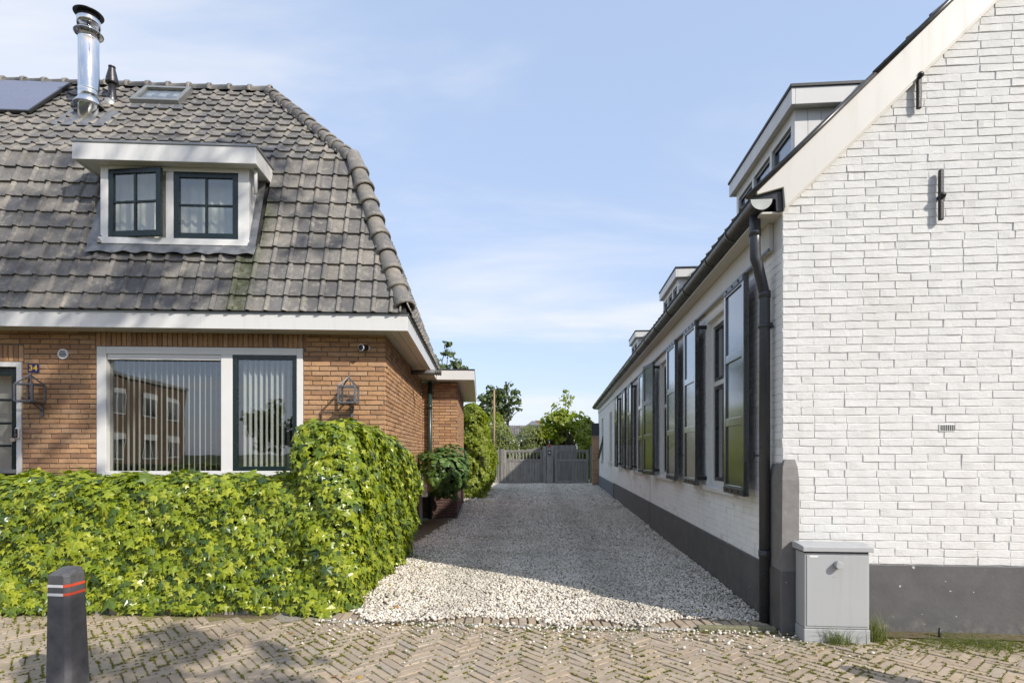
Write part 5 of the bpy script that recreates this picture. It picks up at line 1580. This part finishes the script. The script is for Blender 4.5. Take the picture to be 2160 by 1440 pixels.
LV = {k: leaf_variants(k) for k in ('ivy', 'round', 'slim')}

def frames_from(nrm, tip):
    nrm = nrm / np.linalg.norm(nrm, axis=1, keepdims=True)
    tip = tip - nrm * np.sum(nrm * tip, axis=1, keepdims=True)
    tip = tip / np.maximum(1e-6, np.linalg.norm(tip, axis=1, keepdims=True))
    x = np.cross(tip, nrm)
    return np.stack([x, tip, nrm], axis=2)

def leaf_frames(P, Nn, size, hang=1.0, up=0.5, jit=0.4, spread=0.7):
    n = len(P)
    nn = Nn + np.array([0, 0, up]) + rng.normal(0, jit, (n, 3))
    tip = np.tile(np.array([0, 0, -hang]), (n, 1)) + Nn * 0.5 + rng.normal(0, spread, (n, 3))
    s = size * np.exp(rng.normal(0, 0.28, n))
    return frames_from(nn, tip) * s[:, None, None]

def wob(P, f=3.1, a=0.04):
    return a * (np.sin(P[:, 0] * f * 2.1 + 1.3 * np.sin(P[:, 2] * f * 1.7)) * np.sin(P[:, 2] * f * 2.3 + P[:, 1] * f) + 0.6 * np.sin(P[:, 0] * f * 5.3 + P[:, 1] * f * 4.1 + P[:, 2] * f * 4.7))

def rbox_samples(lo, hi, r, n, faces):
    """points and normals on a rounded box, on the named faces only"""
    lo, hi = np.array(lo, float), np.array(hi, float); d = hi - lo
    area = {'-x': d[1] * d[2], '+x': d[1] * d[2], '-y': d[0] * d[2], '+y': d[0] * d[2], '+z': d[0] * d[1]}
    tot = sum(area[f] for f in faces); Ps, Ns = [], []
    for f in faces:
        k = int(n * area[f] / tot); p = lo + rng.random((k, 3)) * d
        ax = 'xyz'.index(f[1]); p[:, ax] = lo[ax] if f[0] == '-' else hi[ax]
        q = np.clip(p, lo + r, hi - r); q[:, 2] = np.clip(p[:, 2], lo[2], hi[2] - r)
        nn = p - q; nn /= np.maximum(1e-6, np.linalg.norm(nn, axis=1, keepdims=True))
        Ps.append(q + nn * r); Ns.append(nn)
    return np.concatenate(Ps), np.concatenate(Ns)

def ell_samples(c, rad, n, shell=0.25):
    d = rng.normal(0, 1, (n, 3)); d /= np.linalg.norm(d, axis=1, keepdims=True)
    k = 1 - shell * rng.random(n) ** 2
    P = np.array(c) + d * np.array(rad) * k[:, None]
    nn = d / np.array(rad); nn /= np.linalg.norm(nn, axis=1, keepdims=True)
    return P, nn

def in_picture(P):
    fx, fy = frame_px(P); return (fx > 5) & (fx < 2155) & (fy > 0) & (fy < 1435)

def foliage_thing(name, label, cat, cores, P, Nn, kind, size, mtl, keep=0, prio=None, **kw):
    root = empty(name, (0, 0, 0)); tag(root, label, cat)
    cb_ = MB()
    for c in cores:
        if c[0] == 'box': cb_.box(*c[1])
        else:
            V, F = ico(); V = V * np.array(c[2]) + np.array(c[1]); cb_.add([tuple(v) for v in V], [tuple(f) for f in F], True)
    co = cb_.build('dark_core', M['core'], root, 0.0)  # solid dark core added inside the leaves to block light
    Mf = leaf_frames(P, Nn, size, **kw)
    vi = rng.integers(0, 4, len(P))
    if keep:
        pr = prio if prio is not None else np.where(in_picture(P), P[:, 1], 99)
        pieces('leaf', 'more_leaves', LV[kind], vi, Mf, P, mtl, root, keep, pr)
    else:
        joined('leaves', LV[kind], vi, Mf, P, mtl, root)
    return root

# the ivy hedge: a low run in front of the window and a taller corner block
Ps, Ns = [], []
p, q = rbox_samples((-6.2, 4.47, 0.03), (-1.60, 5.20, 1.055), 0.14, 18500, ['-y', '+z']); Ps.append(p); Ns.append(q)
p, q = rbox_samples((-1.72, 4.46, 0.02), (-1.28, 7.35, 1.52), 0.13, 17500, ['-y', '+x', '+z', '-x']); 
dr = np.clip((p[:, 1] - 5.0) / 2.4, 0, 1); p[:, 2] -= dr * 0.26 * (p[:, 2] / 1.52)
# the corner bulges outwards at half height and draws in towards the ground
bul = np.clip(1 - np.abs(p[:, 2] - 0.85) / 0.9, 0, 1)
p[:, 0] += np.maximum(q[:, 0], 0) * (0.10 * bul - 0.02); p[:, 1] += np.minimum(q[:, 1], 0) * 0.05 * bul
Ps.append(p); Ns.append(q)
P = np.concatenate(Ps); Nn = np.concatenate(Ns)
P = P + Nn * (wob(P, 2.6, 0.035) + rng.normal(0, 0.018, len(P)))[:, None]
P[:, 2] = np.maximum(P[:, 2], 0.02)
fx, fy = frame_px(P)
ok = ~((P[:, 0] > -1.9) & (P[:, 1] > 6.75) & (P[:, 0] < -1.50))
P, Nn = P[ok], Nn[ok]
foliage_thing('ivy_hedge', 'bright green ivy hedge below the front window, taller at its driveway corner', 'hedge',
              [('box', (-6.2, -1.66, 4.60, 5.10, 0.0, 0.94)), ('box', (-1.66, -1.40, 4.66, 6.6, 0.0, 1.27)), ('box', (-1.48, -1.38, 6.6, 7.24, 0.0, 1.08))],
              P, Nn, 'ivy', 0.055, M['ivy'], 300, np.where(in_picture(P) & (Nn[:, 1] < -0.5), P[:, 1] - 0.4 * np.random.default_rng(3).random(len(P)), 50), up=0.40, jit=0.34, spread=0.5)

P, Nn = ell_samples((-1.24, 10.15, 0.95), (0.47, 0.62, 0.46), 1500, 0.3); P += Nn * wob(P, 3.0, 0.07)[:, None]
foliage_thing('climbing_shrub', 'dark green round leaved shrub overhanging the foot of the brick extension', 'shrub', [('ico', (-1.24, 10.15, 0.95), (0.36, 0.48, 0.34))], P, Nn, 'round', 0.078, M['round_leaf'], 0, up=0.6, jit=0.35, spread=0.5)
P, Nn = rbox_samples((-1.42, 15.75, 0.0), (-0.70, 20.2, 2.62), 0.30, 7500, ['-y', '+x', '+z', '-x'])
P[:, 0] += 0.12 * np.sin(P[:, 2] * 2.6 - 0.6) * (Nn[:, 0] > 0.2) - 0.10 * np.clip(0.9 - P[:, 2], 0, 1) * (Nn[:, 0] > 0.2) - 0.28 * np.clip(P[:, 2] - 2.0, 0, 1) * (Nn[:, 0] > 0)
P += Nn * (wob(P, 2.4, 0.09))[:, None]
foliage_thing('ivy_screen', 'tall yellow green wall of ivy behind the brick extension', 'ivy', [('box', (-1.36, -0.92, 15.95, 20.0, 0.0, 2.25))], P, Nn, 'ivy', 0.095, M['bright_leaf'], 0, up=0.3, jit=0.45, spread=0.6)

# posts, letter box and water butt stake beside the hedge
for i, (x, y, lab) in enumerate(((-1.60, 9.95, 'round grey post with the letter box, beside the climbing shrub'), (-1.56, 8.9, 'dark round post half hidden by the ivy hedge corner'))):
    p = MB().tube([(x, y, -0.05), (x, y, 0.72)], 0.036, 14).build('wooden_post', M['grey_wood'] if i == 0 else M['dark_metal'])
    tag(p, lab, 'post')
lb = empty('letter_box', (-1.47, 9.75, 0)); tag(lb, 'small grey and red letter box half hidden in the leaves by the extension', 'letter box')
MB().box(-0.07, 0.03, -0.05, 0.05, 0.52, 0.92).build('case', M['zinc_cap'], lb, 0.006)
MB().box(0.032, 0.075, -0.045, 0.05, 0.62, 1.02).build('flap', M['red'], lb, 0.006)
for z in (0.70, 0.78, 0.84): MB().box(-0.058, 0.018, -0.053, -0.0505, z, z + 0.012).build('slot', M['plastic_white'], lb)

# ------------------------------------------------------------------ gate across the end of the drive
GY = 23.45
def gx(px): return (px - 1080) * GY / 1200
def gz(py): return 1.27 - (py - 955) * GY / 1200
wood = M['grey_wood']
def unit(name, mb, parent): return mb.build(name, wood, parent, 0.006)
def gate_leaf(name, label, px0, px1, top, npick, stile=0.10, bottom=0.04, y=GY):
    x0, x1 = gx(px0), gx(px1)
    root = empty(name, ((x0 + x1) / 2, y, 0)); tag(root, label, 'gate')
    a, b = -(x1 - x0) / 2, (x1 - x0) / 2
    for u in (a, b - stile): unit('stile', MB().box(u, u + stile, -0.03, 0.03, bottom, top), root)
    for z0, z1 in ((top - 0.10, top - 0.002), (0.92, 1.02), (bottom, bottom + 0.11)): unit('rail', MB().box(a + stile + 0.001, b - stile - 0.001, -0.027, 0.027, z0, z1), root)
    n_ = max(2, int(round((b - a - 2 * stile) / 0.115))); w = (b - a - 2 * stile) / n_
    for i in range(n_):
        u = a + stile + i * w
        unit('board', MB().box(u + 0.004, u + w - 0.004, -0.012, 0.012, bottom + 0.1105, 0.9195), root)
    for i in range(npick):
        u = a + stile + (i + 1) * (b - a - 2 * stile) / (npick + 1)
        unit('picket', MB().box(u - 0.026, u + 0.026, -0.012, 0.012, 1.0205, top - 0.1005), root)
    return root
gate_leaf('driveway_gate', 'narrow left leaf of the silvered timber driveway gate next to the ivy', 1012, 1055, 1.40, 5)
gl = gate_leaf('driveway_gate', 'wide middle leaf of the silvered timber driveway gate', 1063, 1144.5, 1.40, 9)
gate_leaf('garden_gate', 'silvered timber garden gate next to the white house', 1170, 1241, 1.40, 8)
def gpost(px0, px1, z1, label, y=GY, d=0.14):
    p = MB().box(gx(px0), gx(px1), y - d / 2, y + d / 2, -0.1, z1).build('gate_post', wood, None, 0.01); tag(p, label, 'gate post', 'timber gate posts'); return p
gpost(1055.6, 1062.4, 1.44, 'slim timber post between the narrow and wide gate leaves')
gpost(1145, 1152, 1.55, 'timber gate post carrying the blue grey plate')
gpost(1153, 1166, 1.59, 'broad timber gate post with the small lamp and box', GY, 0.2)
gpost(1245, 1252.5, 1.56, 'end gate post against the brick pier')
# rising brace on the wide leaf
br = MB(); xa = gx(1112) - gl.location.x
prev = None
for i in range(9):
    t = i / 8; xq = xa + t * 0.56; zq = 1.385 + 0.11 * t * t
    if prev: br.bar((prev[0], -0.004, prev[1]), (xq, -0.004, zq), 0.05, 0.09)
    prev = (xq, zq)
br.build('curved_brace', wood, gl)
# taller board fence behind the garden gate
bf = empty('board_fence', (gx(1192), GY + 0.7, 0)); tag(bf, 'taller grey board fence standing behind the garden gate', 'fence')
for i in range(9):
    u = -0.52 + i * 0.118
    unit('board', MB().box(u, u + 0.112, -0.012, 0.012, 0.0, 1.60 + 0.01 * math.sin(i * 3)), bf)
unit('rail', MB().box(-0.52, 0.54, 0.0125, 0.05, 1.2, 1.28), bf)
ml = empty('post_lamp', (gx(1158), GY - 0.13, 0)); tag(ml, 'small dark lamp with red base on the broad gate post', 'lamp')
MB().box(-0.045, 0.045, -0.02, 0.02, 1.53, 1.66).build('base', M['red'], ml, 0.006)
MB().lathe([(0.05, 1.66), (0.052, 1.76), (0.03, 1.80), (0.008, 1.83)], (0, 0, 0), 12).build('hood', M['plastic_black'], ml)
MB().box(-0.018, 0.018, -0.056, -0.05, 1.67, 1.75).build('lens', M['plastic_white'], ml)
lb2 = empty('lock_box', (gx(1158.5), GY - 0.125, 0)); tag(lb2, 'small black box with white label on the broad gate post', 'box')
MB().box(-0.055, 0.055, -0.03, 0.02, 1.20, 1.37).build('case', M['plastic_black'], lb2, 0.008)
MB().box(-0.03, 0.03, -0.034, -0.0305, 1.25, 1.32).build('label', M['plastic_white'], lb2)

# ------------------------------------------------------------------ garden beyond the gate
P, Nn = ell_samples((-0.52, 25.6, 1.30), (0.80, 0.7, 1.36), 3800, 0.25); P += Nn * wob(P, 2.0, 0.08)[:, None]; k = P[:, 2] > 0
foliage_thing('garden_bush', 'loose olive green bush behind the narrow gate leaf', 'bush', [('ico', (-0.55, 25.6, 1.2), (0.5, 0.5, 1.1))], P[k], Nn[k], 'slim', 0.085, M['bush_leaf'], up=0.3, jit=0.6, spread=0.9)
P, Nn = ell_samples((0.92, 26.0, 1.25), (0.92, 0.75, 1.36), 4400, 0.22); P += Nn * wob(P, 2.0, 0.06)[:, None]; k = P[:, 2] > 0
foliage_thing('garden_bush', 'rounded clipped bush behind the wide gate leaf', 'bush', [('ico', (0.88, 26.0, 1.15), (0.62, 0.55, 1.1))], P[k], Nn[k], 'slim', 0.075, M['bush_leaf'], up=0.3, jit=0.6, spread=0.9)
P, Nn = ell_samples((1.0, 24.3, 1.2), (0.55, 0.3, 0.42), 420, 0.5)
foliage_thing('garden_plant', 'pale feathery plant just behind the wide gate leaf', 'plant', [('ico', (1.0, 24.3, 0.8), (0.3, 0.15, 0.5))], P, Nn, 'slim', 0.11, M['grass'], hang=-1.0, up=0.0, jit=0.6, spread=0.5)

def tube_tree(mb, p0, p1, r0, r1, bends=4, jig=0.08):
    p0, p1 = Vector(p0), Vector(p1); pts = []; rs = []
    L_ = (p1 - p0).length
    for i in range(bends + 1):
        t = i / bends; o = Vector((random.gauss(0, jig), random.gauss(0, jig), random.gauss(0, jig * 0.4))) * L_ * 0.3 * (0 if i in (0, bends) else 1)
        pts.append(p0.lerp(p1, t) + o); rs.append(r0 + (r1 - r0) * t)
    mb.tube(pts, rs, 7)

def tree(name, label, base, fork, clumps, leaf, mtl, kind='round', trunk_r=0.12, per=60, up=0.3, cat='tree', limb=0.38, low_fork=None):
    """clumps: list of (centre, radius); limbs run from the fork to every clump"""
    root = empty(name, base); tag(root, label, cat)
    b = Vector(base)
    tm = MB(); tube_tree(tm, (0, 0, -0.1), Vector(fork) - b, trunk_r, trunk_r * 0.55, 5, 0.05)
    Ps, Ns = [], []
    for c, r in clumps:
        fk = Vector(low_fork) if low_fork and c[2] < fork[2] - 2 else Vector(fork)
        tube_tree(tm, fk - b - Vector((0, 0, random.random() * 0.3)), Vector(c) - b, trunk_r * limb, trunk_r * 0.08, 4, 0.12)
        for _ in range(3):
            d = Vector((random.gauss(0, 1), random.gauss(0, 1), random.gauss(0, 0.8))).normalized() * r * 0.85
            tube_tree(tm, Vector(c) - b, Vector(c) + d - b, trunk_r * 0.08, trunk_r * 0.03, 3, 0.1)
        n_ = max(6, int(per * (r / 0.6) ** 2))
        d = rng.normal(0, 1, (n_, 3)); d /= np.linalg.norm(d, axis=1, keepdims=True)
        Ps.append(np.array(c) - np.array(base) + d * (r * rng.random(n_) ** 0.45)[:, None] * np.array([1, 1, 0.8])); Ns.append(d)
    tm.build('trunk', M['bark'], root)
    P = np.concatenate(Ps); Nn = np.concatenate(Ns)
    joined('crown', LV[kind], rng.integers(0, 4, len(P)), leaf_frames(P, Nn, leaf, up=up, jit=0.6, spread=0.8), P, mtl, root)
    return root
def clump_ball(c, rad, n, r, seed):
    q = np.random.default_rng(seed); out = []
    while len(out) < n:
        d = q.uniform(-1, 1, 3)
        if np.linalg.norm(d) < 1: out.append((tuple(np.array(c) + d * np.array(rad)), r * q.uniform(0.6, 1.2)))
    return out

# broad-leaved tree trained along the garden fence
cl = clump_ball((2.4, 25.8, 2.35), (1.25, 0.45, 0.75), 42, 0.34, 4)
tree('fruit_tree', 'bright broad leaved tree spreading above the garden gate', (2.75, 25.9, 0), (2.7, 25.85, 1.4), cl, 0.135, M['bright_leaf'], 'round', 0.07, 130)
cl = [((2.85, 30.2, 4.55), 0.22), ((2.75, 30.1, 4.2), 0.28), ((2.95, 30.0, 3.9), 0.3), ((2.35, 30.1, 3.75), 0.3), ((3.15, 30.2, 4.2), 0.22), ((3.3, 30.1, 3.35), 0.26), ((2.6, 30, 3.4), 0.4), ((3.0, 30, 3.1), 0.45), ((2.2, 30.1, 3.35), 0.25)]
tree('young_tree', 'young slender tree rising above the broad leaved tree', (2.85, 30.2, 0), (2.85, 30.2, 2.6), cl, 0.14, M['bright_leaf'], 'slim', 0.06, 150)
cl = clump_ball((-0.95, 38, 4.55), (1.45, 1.0, 1.25), 34, 0.46, 9) + [((0.45, 38, 4.7), 0.3), ((0.3, 38, 5.3), 0.35), ((-0.2, 38, 5.9), 0.3), ((0.55, 38, 4.2), 0.3)]
tree('garden_tree', 'dark green tree with open crown left of the wooden pole', (-0.9, 38, 0), (-0.8, 38, 3.0), cl, 0.17, M['dark_leaf'], 'round', 0.14, 70)
cl = clump_ball((-3.45, 24.5, 4.5), (0.95, 0.8, 1.1), 24, 0.42, 13) + [((-2.75, 24.5, 5.55), 0.32), ((-2.78, 24.5, 5.95), 0.22), ((-2.4, 24.5, 5.1), 0.34), ((-2.15, 24.5, 4.9), 0.28), ((-2.55, 24.5, 4.7), 0.4)]
tree('tall_tree', 'dark tree showing above the flat roof of the brick extension', (-3.2, 24.6, 0), (-3.1, 24.6, 3.2), cl, 0.13, M['dark_leaf'], 'round', 0.13, 170)
P, Nn = ell_samples((-0.75, 26.6, 2.75), (0.40, 0.3, 0.45), 500, 0.6)
foliage_thing('climbing_rose', 'light green climber around the wooden pole behind the gate', 'climber', [('ico', (-0.75, 26.6, 2.2), (0.15, 0.15, 0.6))], P, Nn, 'slim', 0.09, M['bright_leaf'])
po = MB().tube([(-0.79, 25.0, 0), (-0.78, 25.0, 4.05)], [0.045, 0.038], 10).build('wooden_pole', M['pale_wood']); tag(po, 'tall thin pale wooden pole rising behind the gate', 'pole')
bfd = empty('bird_table', (1.02, 27.5, 0)); tag(bfd, 'bird table with a small dark roof above the clipped bush', 'bird table')
MB().tube([(0, 0, 0), (0, 0, 2.35)], 0.04, 8).build('post', M['bark'], bfd)
MB().box(-0.22, 0.22, -0.22, 0.22, 2.35, 2.39).build('tray', M['bark'], bfd, 0.006)
for sx_ in (-0.2, 0.2):
    MB().box(sx_ - 0.015, sx_ + 0.015, -0.2, -0.17, 2.39, 2.62).build('upright', M['bark'], bfd)
MB().add([(-0.34, -0.3, 2.60), (0.34, -0.3, 2.60), (0.34, 0.3, 2.60), (-0.34, 0.3, 2.60), (-0.06, 0, 2.82), (0.06, 0, 2.82)], [(0, 1, 5, 4), (1, 2, 5), (2, 3, 4, 5), (3, 0, 4), (3, 2, 1, 0)]).build('roof', M['far_roof'], bfd)

fh = empty('garden_house', (1.2, 45, 0)); tag(fh, 'low pale house with grey tiled roof far beyond the gate', 'house')
MB().box(-4.5, 1.3, 0, 4.5, -0.1, 2.72).build('wall', M['far_wall'], fh)
rf = MB().prism([(-0.25, 2.70), (2.25, 3.55), (4.75, 2.70), (4.75, 2.60), (2.25, 3.45), (-0.25, 2.60)], lambda p, q, t: (t, p, q), -4.7, 1.5).build('roof', M['far_roof'], fh)
tvs = tile_variants(1); rl = math.hypot(2.5, 0.85)
u_ = Vector((0, 2.5, 0.85)).normalized(); nr_ = Vector((0, -0.85, 2.5)).normalized()
TT = []
for j in range(8):
    for i in range(30):
        TT.append(tuple(Vector((-4.6 + i * 0.198, -0.25, 2.70)) + u_ * (j * 0.32) + nr_ * 0.02))
Bq = np.array([Vector((1, 0, 0)), u_ * 1.35, nr_]).T
joined('roof_tiles', tvs, np.zeros(len(TT), int), np.tile(Bq, (len(TT), 1, 1)), np.array(TT), M['tile'], rf)
MB().lathe([(0.10, 2.9), (0.10, 4.0), (0.14, 4.02), (0.14, 4.12), (0.06, 4.2)], (-1.55, 1.6, 0), 12).build('flue', M['pipe'], rf)
ch = MB().box(0.75, 1.45, 2.6, 3.1, 2.6, 4.0).build('chimney', M['far_brick'], rf)
for i, x in enumerate((-2.6, -1.3, 0.2)):
    wq = MB().box(x - 0.4, x + 0.4, -0.03, 0.0, 0.9, 2.1).build('window', M['white_frame'], fh)
    MB().box(x - 0.34, x + 0.34, -0.036, -0.031, 0.96, 2.04).build('pane', M['anthracite'], wq)

# ------------------------------------------------------------------ across the street, behind the camera: seen in the windows and as dappled shade
def pq(p_, q_, z): return (0.668 * p_ - 0.746 * q_, 0.746 * p_ + 0.668 * q_, z)
q0 = -3.8
cl = []
r_ = np.random.default_rng(23)
for i in range(46):
    qh, dq = r_.uniform(2.9, 4.45), r_.uniform(-0.5, 0.5); cl.append((pq(r_.uniform(-0.7, 1.75), q0 + dq, (qh - q0 - dq) / 1.381), 0.25))
while len(cl) < 140:
    ph, qh, dq = r_.uniform(-0.6, 3.5), r_.uniform(8.6, 15.8), r_.uniform(-1.5, 1.5)
    if ph > 2.1 and qh < 10.6: continue
    cl.append((pq(ph, q0 + dq, (qh - q0 - dq) / 1.381), 0.33))
tree('street_tree', 'street tree behind the viewer casting the dappled shade', pq(-0.4, q0, 0), pq(-0.3, q0, 9.4), cl, 0.13, M['dark_leaf'], 'round', 0.13, 34, limb=0.16, low_fork=pq(-0.4, q0, 4.5))

ob = empty('opposite_building', (-20.4, -31.4, 0)); tag(ob, 'brown brick flat roofed building across the street, mirrored in the front window', 'building')
MB().box(-8, 0, 0, 19, -0.1, 5.9).build('wall', M['far_brick'], ob)
MB().box(-8.1, 0.12, -0.1, 19.1, 5.9, 6.1).build('roof_edge', M['trim_grey'], ob)
for y in (2.0, 5.2, 9.0, 12.5, 16.0):
    for z in (0.9, 3.6):
        wq = MB().box(0.0, 0.05, y - 0.9, y + 0.9, z, z + 1.55).build('window', M['white_frame'], ob)
        MB().box(0.05, 0.06, y - 0.82, y - 0.05, z + 0.08, z + 1.2).build('pane', M['anthracite'], wq)
        MB().box(0.05, 0.06, y + 0.05, y + 0.82, z + 0.08, z + 1.2).build('pane', M['anthracite'], wq)
for i, (x, y, h, s) in enumerate(((-15, -36, 5.5, 31), (-8, -34, 5.0, 32), (-1, -38, 6.0, 33), (9, -34, 5.5, 34), (18, -30, 6, 35))):
    cl = clump_ball((x, y, h * 0.62), (2.6, 2.0, h * 0.36), 26, 0.9, s)
    tree('opposite_tree', ['leafy tree beside the opposite building', 'second tree from the opposite building across the street', 'third tree from the opposite building across the street', 'tall tree across the street facing the driveway', 'tree across the street facing the white gable'][i], (x, y, 0), (x, y, h * 0.4), cl, 0.3, M['dark_leaf'], 'round', 0.2, 26)
P, Nn = ell_samples((3.25, 24.9, 1.5), (0.48, 0.4, 1.35), 2200, 0.3); P += Nn * wob(P, 2.0, 0.09)[:, None]; k = P[:, 2] > 0
foliage_thing('garden_bush', 'dense green bush behind the garden gate beside the brick pier', 'bush', [('ico', (3.25, 24.95, 1.4), (0.32, 0.25, 1.15))], P[k], Nn[k], 'round', 0.10, M['bright_leaf'], up=0.3, jit=0.5, spread=0.7)
P, Nn = ell_samples((2.0, 26.6, 1.3), (0.9, 0.5, 1.2), 3000, 0.3); P += Nn * wob(P, 2.0, 0.09)[:, None]; k = P[:, 2] > 0
foliage_thing('garden_bush', 'wide leafy bush under the bright broad leaved tree', 'bush', [('ico', (2.0, 26.6, 1.2), (0.7, 0.35, 1.0))], P[k], Nn[k], 'round', 0.10, M['bush_leaf'], up=0.3, jit=0.5, spread=0.7)

# fallen leaves lying on the gravel and the pavers
m = 190
X = rng.uniform(-3.4, 2.4, m); Y = rng.uniform(3.15, 7.5, m)
near_edge = rng.random(m) < 0.5
X = np.where(near_edge & (Y > 4.4), -1.15 + np.abs(rng.normal(0, 0.22, m)), X)
ok = (X < WALLX(Y) - 0.1) & ~((Y > 4.35) & (X < -1.35))
X, Y = X[ok], Y[ok]; m = len(X)
Z = np.where(Y > 4.4, 0.030, 0.008)
lf = frames_from(np.tile([0, 0, 1.0], (m, 1)) + rng.normal(0, 0.25, (m, 3)), rng.normal(0, 1, (m, 3))) * (0.020 * np.exp(rng.normal(0, 0.35, m)))[:, None, None]
M['dead_leaf'] = m_leaf('fallen_leaf', [(0.20, 0.11, 0.04), (0.42, 0.28, 0.08), (0.35, 0.34, 0.07), (0.50, 0.26, 0.07), (0.28, 0.17, 0.08)], 0.15, 0.7)
fallen = joined('fallen_leaves', LV['round'], rng.integers(0, 4, m), lf, np.stack([X, Y, Z], 1), M['dead_leaf'], None)
tag(fallen, 'scattered brown and yellow fallen leaves on gravel and pavers', 'leaves', kind='stuff')
